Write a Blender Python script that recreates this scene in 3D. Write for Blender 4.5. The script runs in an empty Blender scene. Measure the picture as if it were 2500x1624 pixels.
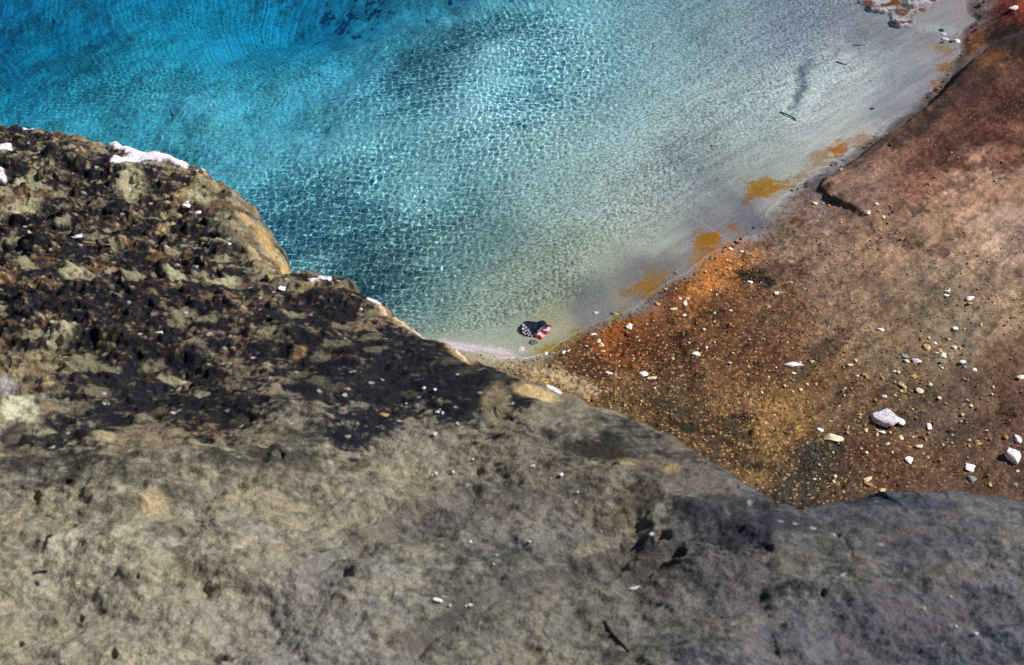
import bpy, math, random
import numpy as np
random.seed(4)
sc = bpy.context.scene
COL = sc.collection

# ------------------------------------------------------------------ camera, sky, sun
CAMZ, PITCH, LENS = 8.7, math.radians(42.0), 50.0
cam = bpy.data.objects.new('camera', bpy.data.cameras.new('camera')); COL.objects.link(cam)
cam.location = (0, 0, CAMZ); cam.rotation_euler = (math.radians(90) - PITCH, 0, 0)
cam.data.lens = LENS; cam.data.sensor_width = 36; cam.data.clip_end = 500
cam.data.dof.use_dof = True; cam.data.dof.focus_distance = 12.6; cam.data.dof.aperture_fstop = 7.5
sc.camera = cam
SUN_EL, SUN_AZ = math.radians(43), math.radians(14)          # azimuth measured from +X towards +Y
sdir = np.array([math.cos(SUN_EL)*math.cos(SUN_AZ), math.cos(SUN_EL)*math.sin(SUN_AZ), math.sin(SUN_EL)])
world = bpy.data.worlds.new('World'); sc.world = world; world.use_nodes = True
wn = world.node_tree
sky = wn.nodes.new('ShaderNodeTexSky'); sky.sky_type = 'NISHITA'; sky.sun_disc = False
sky.sun_elevation = SUN_EL; sky.sun_rotation = math.pi/2 - SUN_AZ; sky.altitude = 2200
wn.links.new(sky.outputs[0], wn.nodes['Background'].inputs[0]); wn.nodes['Background'].inputs[1].default_value = 0.055
sl = bpy.data.lights.new('sun', 'SUN'); sl.energy = 5.0; sl.angle = math.radians(0.5); sl.color = (1.0, .95, .9)
sl.cycles.is_caustics_light = True
so = bpy.data.objects.new('sun', sl); COL.objects.link(so)
from mathutils import Vector
so.rotation_euler = Vector(-sdir).to_track_quat('-Z', 'Y').to_euler(); so.location = Vector(sdir*30)
sc.view_settings.view_transform = 'Standard'; sc.view_settings.look = 'None'
sc.view_settings.exposure = 0.2; sc.view_settings.gamma = 1.0
sc.cycles.use_denoising = False
sc.cycles.sample_clamp_indirect = 4.0
sc.cycles.max_bounces = 8; sc.cycles.transmission_bounces = 6

# ------------------------------------------------------------------ maths helpers
from concurrent.futures import ThreadPoolExecutor
import functools
def par(fn):                         # big grids are worked through in blocks of rows, four at a time
    @functools.wraps(fn)
    def run(*a, **k):
        big = [q_ for q_ in a if isinstance(q_, np.ndarray) and q_.ndim == 2 and q_.size > 120000]
        if not big: return fn(*a, **k)
        n = big[0].shape[0]; st = max(4, 40000//big[0].shape[1])
        def one(i): return fn(*[q_[i:i+st] if isinstance(q_, np.ndarray) and q_.ndim == 2 and q_.shape[0] == n else q_ for q_ in a], **k)
        with ThreadPoolExecutor(4) as ex: res = list(ex.map(one, range(0, n, st)))
        if isinstance(res[0], tuple): return tuple(np.concatenate([r[j] for r in res]) for j in range(len(res[0])))
        return np.concatenate(res)
    return run
FOC = LENS/36.0
cp, sp = math.cos(PITCH), math.sin(PITCH)
def ray(u, v):                       # photo pixel (2500 x 1624) -> direction
    a = (np.asarray(u, float)-1250)/2500/FOC; b = -(np.asarray(v, float)-812)/2500/FOC
    return a, cp + b*sp, -sp + b*cp
def to_px(x, y, z):
    dz = z-CAMZ; f = y*cp - dz*sp; up = y*sp + dz*cp
    return 1250 + x/f*FOC*2500, 812 - up/f*FOC*2500
def at_z(u, v, z=0.0):
    dx, dy, dz = ray(u, v); t = (z-CAMZ)/dz
    return dx*t, dy*t
def lin(r, g, b):
    c = np.array([r, g, b], float)/255
    return np.where(c <= .04045, c/12.92, ((c+.055)/1.055)**2.4)
def sm(a, b, x):
    t = np.clip((x-a)/(b-a), 0, 1); return t*t*(3-2*t)
def _hash(ix, iy, s):
    h = (ix.astype(np.int64)*374761393 + iy.astype(np.int64)*668265263 + s*1442695041) & 0x7fffffff
    h = ((h ^ (h >> 13))*1274126177) & 0x7fffffff
    return ((h ^ (h >> 16)) & 0xffffff)/float(0x1000000)
def perlin(x, y, s=0):
    ix, iy = np.floor(x), np.floor(y); fx, fy = x-ix, y-iy
    ux, uy = fx*fx*fx*(fx*(fx*6-15)+10), fy*fy*fy*(fy*(fy*6-15)+10)
    def g(dx, dy):
        a = _hash(ix+dx, iy+dy, s)*2*math.pi
        return np.cos(a)*(fx-dx)+np.sin(a)*(fy-dy)
    a, b, c, d = g(0, 0), g(1, 0), g(0, 1), g(1, 1)
    return 1.5*((a+(b-a)*ux) + ((c+(d-c)*ux)-(a+(b-a)*ux))*uy)
@par
def fbm(x, y, sc_, n=4, s=0, r=.5):
    o = 0; a = 1; t = 0
    for k in range(n):
        o = o + a*perlin(x/sc_+17.3*k, y/sc_-9.1*k, s+k); t += a; a *= r; sc_ = sc_/2.03
    return o/t*1.3
@par
def worley(x, y, sc_, s=0):          # F1, F2, cell random
    x, y = x/sc_, y/sc_; ix, iy = np.floor(x), np.floor(y)
    f1 = np.full(x.shape, 9.); f2 = f1.copy(); cid = np.zeros(x.shape)
    for dx in (-1, 0, 1):
        for dy in (-1, 0, 1):
            jx, jy = ix+dx, iy+dy
            d = np.hypot(jx+_hash(jx, jy, s)-x, jy+_hash(jx, jy, s+7)-y)
            m = d < f1
            f2 = np.where(m, f1, np.minimum(f2, d)); cid = np.where(m, _hash(jx, jy, s+13), cid); f1 = np.where(m, d, f1)
    return f1, f2, cid
@par
def seg_dist(px, py, P): return seg_near(px, py, P)[:3]
def seg_near(px, py, P):             # unsigned distance, sign (>0 = left of direction), arclength fraction
    best = np.full(px.shape, 1e9); nq = [np.zeros(px.shape), np.zeros(px.shape)]; sg = np.ones(px.shape); tt = np.zeros(px.shape); n = len(P)-1
    for i in range(n):
        ax, ay = P[i]; bx, by = P[i+1]; ex, ey = bx-ax, by-ay; L = ex*ex+ey*ey
        t = np.clip(((px-ax)*ex+(py-ay)*ey)/L, 0, 1)
        qx, qy = px-ax-t*ex, py-ay-t*ey; d = qx*qx+qy*qy
        m = d < best
        best = np.where(m, d, best); nq = [np.where(m, qx, nq[0]), np.where(m, qy, nq[1])]; sg = np.where(m, np.sign(ex*(py-ay)-ey*(px-ax)), sg); tt = np.where(m, (i+t)/n, tt)
    return np.sqrt(best), sg, tt, nq[0], nq[1]
@par
def rbf(P, H, x, y):
    P = np.array(P); H = np.array(H, float)
    K = np.hypot(P[:, None, 0]-P[None, :, 0], P[:, None, 1]-P[None, :, 1])
    n = len(P); A = np.zeros((n+1, n+1)); A[:n, :n] = K; A[:n, n] = A[n, :n] = 1
    w = np.linalg.solve(A, np.concatenate([H, [0]]))
    o = np.full(np.shape(x), w[n])
    for i in range(n): o = o + w[i]*np.hypot(x-P[i, 0], y-P[i, 1])
    return o
@par
def idw(P, V, u, v, p=3.0, soft=40.):
    o = np.zeros(u.shape+(len(V[0]),)); t = np.zeros(u.shape)
    for (a, b), val in zip(P, V):
        w = 1/((u-a)**2+(v-b)**2+soft**2)**(p/2); t += w
        o += w[..., None]*np.array(val)
    return o/t[..., None]
def mixc(c, col, f):
    return c*(1-f[..., None]) + np.asarray(col)*f[..., None]

# ------------------------------------------------------------------ mesh helpers
def grid_mesh(name, X, Y, Z, mat, colour=None, keep=None):
    ny, nx = X.shape
    co = np.stack([X, Y, Z], -1).reshape(-1, 3).astype(np.float32)
    i = np.arange((ny-1)*(nx-1)); a = (i//(nx-1))*nx + i % (nx-1)
    f = np.stack([a, a+1, a+nx+1, a+nx], -1).astype(np.int32)
    if keep is not None:
        f = f[keep.ravel()]; used = np.unique(f); rm = np.zeros(len(co), np.int32); rm[used] = np.arange(len(used)); f = rm[f]; co = co[used]
    me = bpy.data.meshes.new(name); me.vertices.add(len(co)); me.vertices.foreach_set('co', co.ravel())
    me.loops.add(f.size); me.loops.foreach_set('vertex_index', f.ravel())
    me.polygons.add(len(f)); me.polygons.foreach_set('loop_start', np.arange(0, f.size, 4, dtype=np.int32))
    me.polygons.foreach_set('use_smooth', np.ones(len(f), bool)); me.update(calc_edges=True)
    me.materials.append(mat)
    if colour is not None: set_colour(me, colour.reshape(-1, 3))
    o = bpy.data.objects.new(name, me); COL.objects.link(o); return o
def set_colour(me, rgb):
    at = me.attributes.new('tone', 'FLOAT_COLOR', 'POINT')
    c = np.ones((len(rgb), 4), np.float32); c[:, :3] = np.clip(rgb, 0.003, .95); at.data.foreach_set('color', c.ravel())
def tri_mesh(name, co, f, mat, smooth=False, colour=None):
    me = bpy.data.meshes.new(name); co = np.asarray(co, np.float32); f = np.asarray(f, np.int32); k = f.shape[1]
    me.vertices.add(len(co)); me.vertices.foreach_set('co', co.ravel())
    me.loops.add(f.size); me.loops.foreach_set('vertex_index', f.ravel())
    me.polygons.add(len(f)); me.polygons.foreach_set('loop_start', np.arange(0, f.size, k, dtype=np.int32))
    me.polygons.foreach_set('use_smooth', np.full(len(f), smooth)); me.update(calc_edges=True)
    me.materials.append(mat)
    if colour is not None: set_colour(me, colour)
    return me
def link(o, label=None, cat=None, group=None, kind=None, parent=None):
    COL.objects.link(o)
    if parent: o.parent = parent
    tag(o, label, cat, group, kind); return o
def tag(o, label=None, cat=None, group=None, kind=None):
    if label: o['label'] = label
    if cat: o['category'] = cat
    if group: o['group'] = group
    if kind: o['kind'] = kind
    if o.type == 'MESH' and o.name.split('.')[0] != 'water': o.cycles.is_caustics_receiver = True

# ------------------------------------------------------------------ materials
class NT:
    def __init__(s, name):
        s.m = bpy.data.materials.new(name); s.m.use_nodes = True; s.t = s.m.node_tree; s.t.nodes.clear()
        s.out = s.t.nodes.new('ShaderNodeOutputMaterial')
    def n(s, k, **kw):
        nd = s.t.nodes.new(k)
        for a, b in kw.items():
            if a.startswith('i_'): nd.inputs[a[2:].replace('_', ' ')].default_value = b
            else: setattr(nd, a, b)
        return nd
    def l(s, a, b): s.t.links.new(a, b)
def ground_mat(name, rough=.8, bump=.6, scales=(60, 240), var=.35, spec=.3, dist=.004, grain=0.0):
    q = NT(name); at = q.n('ShaderNodeAttribute', attribute_name='tone'); tc = q.n('ShaderNodeTexCoord')
    n1 = q.n('ShaderNodeTexNoise', i_Scale=scales[0], i_Detail=6., i_Roughness=.65); q.l(tc.outputs['Object'], n1.inputs['Vector'])
    n2 = q.n('ShaderNodeTexNoise', i_Scale=scales[1], i_Detail=3., i_Roughness=.7); q.l(tc.outputs['Object'], n2.inputs['Vector'])
    mr = q.n('ShaderNodeMapRange'); q.l(n1.outputs[0], mr.inputs[0])
    mr.inputs[1].default_value = .3; mr.inputs[2].default_value = .7; mr.inputs[3].default_value = 1-var; mr.inputs[4].default_value = 1+var
    mr2 = q.n('ShaderNodeMapRange'); q.l(n2.outputs[0], mr2.inputs[0])
    mr2.inputs[1].default_value = .3; mr2.inputs[2].default_value = .7; mr2.inputs[3].default_value = 1-var-grain; mr2.inputs[4].default_value = 1+var+grain
    mu = q.n('ShaderNodeMath', operation='MULTIPLY'); q.l(mr.outputs[0], mu.inputs[0]); q.l(mr2.outputs[0], mu.inputs[1])
    vm = q.n('ShaderNodeVectorMath', operation='SCALE'); q.l(at.outputs['Color'], vm.inputs[0]); q.l(mu.outputs[0], vm.inputs['Scale'])
    b = q.n('ShaderNodeBsdfPrincipled', i_Roughness=rough); b.inputs['Specular IOR Level'].default_value = spec
    q.l(vm.outputs[0], b.inputs['Base Color'])
    ad = q.n('ShaderNodeMath', operation='ADD'); q.l(n1.outputs[0], ad.inputs[0]); q.l(n2.outputs[0], ad.inputs[1])
    bp = q.n('ShaderNodeBump', i_Strength=bump, i_Distance=dist); q.l(ad.outputs[0], bp.inputs['Height']); q.l(bp.outputs[0], b.inputs['Normal'])
    q.l(b.outputs[0], q.out.inputs[0]); return q.m
M_ground = ground_mat('sediment_and_bank', .85, .8, (45, 130), .2, .2, .008, .22)
M_rock = ground_mat('weathered_rock', .75, .9, (55, 190), .26, .12, .006, .16)
def stone_mat(name, c1, c2, c3=None, scale=30., rough=.85, bump=.6):
    q = NT(name); tc = q.n('ShaderNodeTexCoord'); oi = q.n('ShaderNodeObjectInfo')
    n1 = q.n('ShaderNodeTexNoise', i_Scale=scale, i_Detail=6., i_Roughness=.65); q.l(tc.outputs['Object'], n1.inputs['Vector'])
    cr = q.n('ShaderNodeValToRGB'); e = cr.color_ramp.elements
    e[0].position = .38; e[0].color = (*c1, 1); e[1].position = .6; e[1].color = (*c2, 1)
    if c3 is not None:
        x = e.new(.3); x.color = (*c3, 1)
    q.l(n1.outputs[0], cr.inputs[0])
    b = q.n('ShaderNodeBsdfPrincipled', i_Roughness=rough); q.l(cr.outputs[0], b.inputs['Base Color']); b.inputs['Specular IOR Level'].default_value = .25
    n2 = q.n('ShaderNodeTexNoise', i_Scale=scale*4, i_Detail=4.); q.l(tc.outputs['Object'], n2.inputs['Vector'])
    bp = q.n('ShaderNodeBump', i_Strength=bump, i_Distance=.003); q.l(n2.outputs[0], bp.inputs['Height']); q.l(bp.outputs[0], b.inputs['Normal'])
    q.l(b.outputs[0], q.out.inputs[0]); return q.m
T = tuple
M_stone = {
 'white': stone_mat('white_sinter', T(lin(222, 214, 218)), T(lin(245, 240, 242))),
 'mottled': stone_mat('mottled_white_stone', T(lin(150, 152, 160)), T(lin(228, 224, 230)), T(lin(60, 58, 60)), 45.),
 'grey': stone_mat('grey_stone', T(lin(108, 110, 112)), T(lin(152, 152, 155))),
 'cream': stone_mat('cream_stone', T(lin(200, 175, 130)), T(lin(245, 232, 205))),
 'tan': stone_mat('tan_stone', T(lin(140, 105, 62)), T(lin(205, 175, 120)), T(lin(95, 65, 40))),
 'ochre': stone_mat('ochre_stone', T(lin(125, 80, 40)), T(lin(200, 150, 85)), T(lin(80, 48, 28))),
 'dark': stone_mat('dark_stone', T(lin(40, 38, 38)), T(lin(85, 78, 70))),
 'greyish': stone_mat('dull_grey_stone', T(lin(84, 82, 86)), T(lin(130, 126, 128))),
 'wetgrey': stone_mat('wet_grey_stone', T(lin(105, 122, 112)), T(lin(135, 150, 138))),
}
def wood(name, c):
    return stone_mat(name, T(c*.6), T(c), None, 80.)
M_twig = wood('dark_twig', lin(38, 34, 34)); M_straw = wood('dry_straw', lin(190, 165, 115))

# ------------------------------------------------------------------ ground: pool bed and bank
WL = [(900, 830), (1030, 838), (1130, 846), (1210, 866), (1290, 872), (1350, 856), (1400, 820), (1450, 795), (1500, 775), (1560, 748), (1620, 705),
      (1690, 668), (1740, 618), (1800, 588), (1850, 548), (1905, 490), (1975, 440), (2060, 388), (2150, 330), (2240, 270),
      (2300, 200), (2350, 130), (2385, 50), (2420, -60)]
HP = [(u, v, 0.0) for u, v in WL] + [
 (1500, 650, -0.05), (1600, 600, -0.06), (1700, 500, -0.08), (1900, 350, -0.09), (2100, 250, -0.07), (2250, 120, -0.05), (2150, 20, -0.06), (2000, 60, -0.12), (1600, 560, -0.1),
 (1300, 770, -0.09), (1200, 810, -0.08), (1400, 700, -0.12), (1400, 620, -0.13), (1500, 500, -0.14), (1300, 600, -0.2), (1150, 700, -0.24), (1060, 770, -0.3), (980, 690, -0.55), (880, 600, -.6),
 (780, 520, -.75), (1100, 450, -0.674), (1300, 400, -0.4), (1500, 380, -0.2), (1750, 300, -0.12), (1600, 250, -0.25), (1850, 150, -0.16), (1500, 150, -0.5), (1300, 200, -0.674), (1700, 30, -0.3), (1350, 0, -0.767),
 (1150, 240, -.52), (1180, 100, -0.62), (1030, 160, -.95), (900, 60, -1.82), (690, 15, -3.5), (700, -200, -3.6), (300, -200, -3.2), (950, -200, -2.4), (780, 280, -1.26), (850, 400, -.8), (500, 200, -1.64),
 (300, 150, -1.95), (100, 30, -3.3), (-100, 0, -3.9), (350, 0, -2.69), (150, 270, -1.82), (600, 400, -1.14), (400, 320, -1.64), (-400, 300, -2.69), (500, 600, -1.02),
 (0, 700, -1.45), (500, 850, -0.643), (1300, -200, -1.2), (2000, -200, -0.4), (800, 760, -0.705),
 (1200, 960, 0.08), (1400, 930, 0.1), (1500, 860, 0.07), (1600, 780, 0.06), (1700, 820, 0.14), (1850, 650, 0.1), (2000, 560, 0.1), (2100, 600, 0.16), (2100, 460, 0.16), (2300, 330, 0.3),
 (2450, 200, 0.38), (2480, 0, 0.3), (2500, 500, 0.5), (2300, 600, 0.32), (2450, 850, 0.36), (2200, 900, 0.27), (1900, 1000, 0.24), (2300, 1150, 0.34), (1700, 1150, 0.3), (1500, 1050, 0.2),
 (2900, 700, 0.9), (1000, 1000, 0.1), (2550, -200, 0.35), (2900, 200, 0.8), (2600, 1400, 0.6), (1200, 1400, 0.3), (300, 1400, -0.2)]
_P, _H = [], []
for u, v, h in HP:
    x, y = at_z(u, v, h if h > 0 else 0)
    if h < 0:
        r = math.hypot(float(x), float(y)); k = 1 + .56*(-h)/r; x, y = x*k, y*k
    _P.append((float(x), float(y))); _H.append(h)
LIP = [(2115, 585), (2085, 545), (2040, 515), (2012, 492), (1995, 462), (2010, 436), (2060, 404), (2150, 346), (2235, 288), (2300, 228), (2345, 170), (2400, 142), (2500, 128), (2700, 110)]
LIPW = [tuple(float(c) for c in at_z(u, v, .04)) for u, v in LIP]
SHELF = [(2075, -80), (2095, 0), (2120, 22), (2170, 32), (2180, 60), (2205, 66), (2235, 58), (2228, 36), (2262, 26), (2290, 0), (2300, -80)]
def h_base(x, y):
    xx = np.clip(x, -14, 14); yy = np.clip(y, 3, 28)
    return np.clip(rbf(_P, _H, xx, yy), -7, 1.6)
@par
def ground_h(x, y, detail=True):
    h = h_base(x, y)
    d, s, t = seg_dist(x, y, LIPW)
    inside = d*(-s)                                   # >0 on the bank side of the lip
    hgt = (.05+.12*sm(.4, .6, t))*sm(0, .12, t)*(1-.4*sm(.9, 1, t))
    h = h + hgt*sm(-.015, .05+.09*sm(.4, .6, t), inside + .02*perlin(x/.12, y/.12, 5))*(1-sm(.2, .8, inside))
    dry = sm(-.02, .04, h); deep = sm(-.5, -1.5, h)
    h = h + dry*(.04*fbm(x, y, .9, 4, 3) + .016*fbm(x, y, .2, 4, 9, .6) - .05*sm(.0, .12, h)*np.abs(fbm((x*.8+y*.6)*.7, (x*.6-y*.8)*2.4, .9, 4, 15)))
    h = h + (1-dry)*.012*sm(0, -.15, h)*fbm(x, y, .5, 3, 21)
    h = h + deep*.14*fbm(x, y, 1.1, 4, 31)
    return h
def hit(u, v, rock=False):           # point of the place seen at a photo pixel
    z = 0.0 if not rock else 5.5
    dx, dy, dz = [float(a) for a in ray(u, v)]
    t = 0
    for k in range(14):
        t = (z-CAMZ)/dz if not (k and z < 0 and not rock) else (0-CAMZ)/dz
        x, y = dx*t, dy*t
        if z < 0 and not rock:
            r = math.hypot(x, y); q = 1 + .56*(-z)/r; x, y = x*q, y*q
        zz = float((rock_h if rock else ground_h)(np.array([x]), np.array([y]))[0])
        z = .5*z + .5*zz if k > 3 else zz
    return x, y, z

def axis(lo, hi, n, ext, m):
    core = np.linspace(lo, hi, n); g = ((np.arange(1, m+1)/m)**2.2)*ext
    return np.concatenate([lo-g[::-1], core, hi+g])
vv = np.concatenate([np.linspace(2600, 1430, 240), np.linspace(1420, -430, 1020)]); _, yy = at_z(1250+vv*0, vv)
yy = np.concatenate([np.linspace(-6, yy[0], 12)[:-1], yy, yy[-1]+((np.arange(1, 19)/18)**2.5)*80])
SS = np.concatenate([axis(-1.08, 1.08, 1150, 8, 14)[:-14], np.linspace(1.085, 1.7, 170), [2, 2.6, 3.6, 5, 7, 9]])
hw = .36*(np.clip(yy, 5, 22)*cp + CAMZ*sp)
X = SS[None, :]*hw[:, None]; Y = np.repeat(yy[:, None], len(SS), 1)
Z = ground_h(X, Y)
U, V = to_px(X, Y, np.where(Z < 0, .62*Z, Z))
# gravelly micro relief
gravel_pts = [((1200, 930), (1.,)), ((1350, 960), (1.,)), ((1500, 980), (.9,)), ((1700, 980), (.9,)), ((1850, 1100), (1.,)), ((1950, 1200), (.8,)), ((1600, 800), (.8,)), ((1800, 750), (.6,)), ((1750, 650), (.7,)),
 ((2000, 900), (.5,)), ((2150, 1000), (.5,)), ((2300, 1000), (.3,)), ((2450, 1100), (.3,)), ((2400, 850), (.15,)), ((2200, 700), (.15,)), ((2450, 500), (.15,)), ((2100, 560), (.3,)), ((2300, 420), (.3,)), ((1550, 880), (.8,)), ((2450, 250), (.3,)), ((1450, 830), (.9,))]
gv = idw([p for p, _ in gravel_pts], [q for _, q in gravel_pts], U, V)[..., 0]
dry = sm(-.01, .03, Z)
f1, f2, cid = worley(X, Y, .035, 3)
g1, g2, cid2 = worley(X+.01*fbm(X, Y, .1, 2), Y, .085, 8)
pebb = np.clip(.5-f1, 0, 1)*(cid > .35)
pebb2 = np.clip(.42-g1, 0, 1)*(cid2 > .72)
Z = Z + dry*gv*(.022*pebb + .05*pebb2 + .006*fbm(X, Y, .05, 2, 5))
wet_rough = (1-dry)*sm(-.05, -.14, Z)
h1, h2, hc = worley(X, Y, .034, 14)
Z = Z + wet_rough*(.008*np.clip(.5-h1, 0, 1) + .007*fbm(X, Y, .07, 3, 41))
deep = sm(-.7, -1.4, Z)
k1, k2, kc = worley(X+.15*fbm(X, Y, .5, 2, 2), Y+.15*fbm(X, Y, .5, 2, 4), .55, 19)
Z = Z + deep*(.10*np.clip(.6-k1, 0, 1)*sm(.3, .7, kc))

# colour of the ground, by what it is made of
C = np.zeros(X.shape+(3,))
nA, nB, nC = fbm(X, Y, .9, 5, 51), fbm(X, Y, .22, 4, 61), fbm(X, Y, .06, 3, 71)
st2 = fbm((X*.8+Y*.6)*.6, (X*.6-Y*.8)*3., .35, 5, 79, .65)
st = fbm((X*.8+Y*.6)*.6, (X*.6-Y*.8)*3, .8, 4, 77)          # streaks running down to the pool
cp_ = [((1250, 720), (160, 164, 152)), ((1450, 620), (176, 180, 168)), ((1350, 780), (164, 164, 142)), ((1580, 580), (176, 178, 174)), ((1480, 500), (182, 186, 184)), ((1580, 660), (126, 124, 130)), ((1430, 760), (132, 132, 136)),
 ((1700, 430), (158, 162, 166)), ((1750, 560), (134, 132, 142)), ((1950, 270), (196, 196, 200)), ((1850, 330), (176, 180, 184)), ((2080, 170), (190, 190, 194)), ((2050, 340), (176, 176, 178)), ((2200, 240), (150, 150, 162)), ((2100, 90), (140, 140, 152)), ((1950, 60), (146, 148, 164)), ((2300, 110), (150, 146, 152)),
 ((1880, 390), (156, 160, 160)), ((1300, 400), (196, 198, 194)), ((1150, 600), (150, 160, 158)), ((950, 650), (142, 150, 148)), ((850, 500), (182, 190, 188)), ((1000, 450), (188, 192, 190)), ((1250, 200), (212, 214, 212)), ((1200, 260), (222, 222, 220)), ((1600, 150), (186, 188, 190)), ((1550, 300), (184, 188, 190)),
 ((1050, 170), (184, 186, 188)), ((1100, 110), (196, 196, 196)), ((1350, 60), (214, 216, 214)), ((1700, 50), (160, 164, 170)), ((800, 200), (226, 228, 226)), ((500, 250), (206, 210, 206)), ((300, 100), (196, 198, 196)), ((0, 200), (200, 202, 200)), ((700, 400), (216, 222, 220)), ((900, 300), (226, 228, 226)), ((1000, 330), (200, 204, 202)), ((900, 100), (222, 222, 220)),
 ((1200, 800), (160, 166, 156))]
wetc = idw([p for p, _ in cp_], [lin(*q) for _, q in cp_], U+30*nA, V+30*nB, 4., 40.)*1.3*np.array([1.06, 1.0, .92])
dc_ = [((1180, 900), (140, 125, 90)), ((1350, 950), (150, 124, 84)), ((1500, 980), (108, 86, 56)), ((1450, 890), (70, 44, 30)), ((1560, 830), (104, 60, 34)), ((1500, 830), (138, 80, 34)), ((1650, 870), (88, 58, 40)), ((1620, 750), (104, 70, 44)), ((1720, 640), (196, 128, 66)), ((1680, 700), (170, 108, 58)),
 ((1760, 760), (104, 68, 44)), ((1650, 960), (88, 72, 52)), ((1780, 960), (124, 90, 60)), ((1850, 880), (92, 62, 44)), ((1900, 760), (108, 80, 60)), ((1980, 640), (130, 108, 90)), ((1900, 1030), (150, 114, 70)), ((1800, 1080), (70, 58, 42)), ((1850, 1130), (120, 94, 58)), ((1990, 1140), (58, 56, 50)), ((1920, 1200), (64, 58, 52)), ((2050, 1180), (72, 56, 44)),
 ((2000, 930), (112, 84, 58)), ((2150, 880), (118, 100, 78)), ((2100, 980), (104, 84, 62)), ((2150, 1120), (98, 70, 50)), ((2300, 1180), (92, 70, 54)), ((2300, 1000), (96, 80, 66)), ((2400, 950), (104, 84, 68)), ((2450, 880), (128, 102, 80)), ((2480, 1000), (104, 78, 64)), ((2450, 1150), (100, 76, 62)), ((2480, 740), (176, 150, 122)),
 ((2350, 800), (136, 122, 100)), ((2300, 700), (134, 116, 96)), ((2100, 720), (130, 108, 88)), ((2150, 600), (156, 126, 104)), ((2300, 560), (162, 130, 108)), ((2480, 600), (182, 156, 134)), ((2120, 480), (134, 106, 92)), ((2250, 430), (140, 100, 82)), ((2400, 450), (180, 142, 118)), ((2480, 450), (176, 140, 118)), ((2480, 370), (126, 84, 68)),
 ((2300, 340), (92, 62, 52)), ((2400, 300), (88, 54, 44)), ((2480, 240), (78, 46, 38)), ((2380, 210), (90, 54, 46)), ((2450, 90), (60, 34, 26)), ((2400, 130), (120, 76, 44)), ((2480, 20), (128, 58, 44)), ((2380, 20), (130, 112, 112)), ((2050, 520), (140, 112, 94)), ((2000, 560), (146, 124, 108))]
dryc = idw([p for p, _ in dc_], [lin(*q) for _, q in dc_], U+28*nA+14*nC, V+24*nB, 4.5, 28.)
C = wetc*(1-dry[..., None]) + dryc*.98*dry[..., None]
# grain of pale and dark crumbs
crumb = (hc-.5)*sm(.5, .2, h1)
C = C*np.clip(1 + wet_rough*(1.3*crumb + .8*fbm(X, Y, .03, 3, 73)), .3, 2)[..., None]
shal = sm(1450, 1650, U)*(1-dry)
st3 = fbm((X*.75+Y*.66)*.35, (X*.66-Y*.75)*2.6, .25, 5, 85, .65)
C = C*(1 + (1-dry)*(.12*nA + .12*st) + shal*.3*st3)[..., None]
C = C*(1 + deep*(.35*sm(-.1, .3, nB*.6+nA*.8)-.12 + .3*(kc-.5)))[..., None]
C = C*np.clip(1 + dry*(.35*nA + .3*st*(1-gv*.6) + .34*st2 + .42*nB + .42*nC + .5*fbm(X, Y*1.2, .5, 5, 87, .65)), .22, 2.0)[..., None]
def grains(sc_, sd):
    a1, a2, ac = worley(X, Y, sc_, sd)
    return (.4+1.25*ac)*(.45+.75*sm(.62, .25, a1))
gg = .5*grains(.022, 401)+.5*grains(.05, 407)
gmask = dry*np.clip(gv*1.15*(.75+1.2*nB+.8*nA), .12, 1)
C = C*(1-gmask+gmask*gg)[..., None]
C = mixc(C, lin(214, 172, 112), dry*gv*sm(.34, .2, f1)*(cid > .74)*.8)
C = mixc(C, lin(60, 36, 22), dry*gv*sm(.1, .5, nB)*.5)
def blob(u, v, ru, rv, rot, col, amt=1., edge=.75, ns=.6):
    global C
    a = math.radians(rot); du, dv = U-u, V-v
    p = (du*math.cos(a)+dv*math.sin(a))/ru; q = (-du*math.sin(a)+dv*math.cos(a))/rv
    r = np.hypot(p, q) + ns*(.9*nB+1.0*nC+.7*st2)
    C = mixc(C, lin(*col), amt*sm(1+edge*.5, 1-edge, r))
# ochre microbial patches along the waterline
for a in [(1865, 458, 62, 26, -8, (182, 132, 34), .9), (1835, 480, 30, 14, -30, (170, 112, 40), .6), (1730, 590, 42, 28, -18, (180, 122, 26), .95), (1700, 640, 22, 26, 0, (190, 140, 80), .6), (1795, 562, 20, 11, 25, (186, 112, 32), .8),
          (1580, 692, 44, 24, -28, (170, 126, 40), .85), (1545, 710, 30, 16, -20, (176, 130, 60), .5), (2045, 365, 34, 17, -30, (192, 118, 20), .9), (2000, 385, 34, 16, -20, (176, 130, 50), .55), (2095, 345, 46, 14, -18, (176, 140, 88), .6),
          (2295, 215, 22, 26, 10, (190, 112, 34), .85), (2310, 165, 18, 14, 0, (170, 120, 20), .8), (2305, 120, 30, 10, 15, (170, 130, 60), .6), (2270, 265, 14, 10, 0, (190, 140, 90), .5),
          (1505, 775, 30, 10, -48, (150, 138, 20), .8), (1400, 825, 34, 12, -40, (168, 150, 60), .55), (1360, 845, 34, 12, -10, (176, 140, 50), .7), (1960, 428, 20, 8, -20, (180, 130, 50), .6), (1510, 735, 24, 8, 0, (196, 160, 120), .5),
          (1340, 855, 26, 8, 0, (170, 150, 70), .6), (2230, 300, 16, 8, -20, (170, 130, 70), .6), (2190, 318, 18, 7, -20, (176, 140, 90), .5), (2250, 285, 12, 8, 0, (180, 120, 50), .6), (2315, 190, 14, 10, 0, (180, 120, 40), .7), (2000, 402, 24, 12, -25, (180, 150, 110), .6)]:
    blob(*a[:6], min(1, a[6]*1.1), .6, .75)
blob(1480, 700, 100, 34, -22, (132, 128, 130), .35, .9); blob(1640, 640, 70, 22, -15, (136, 132, 134), .35, .9)
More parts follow.
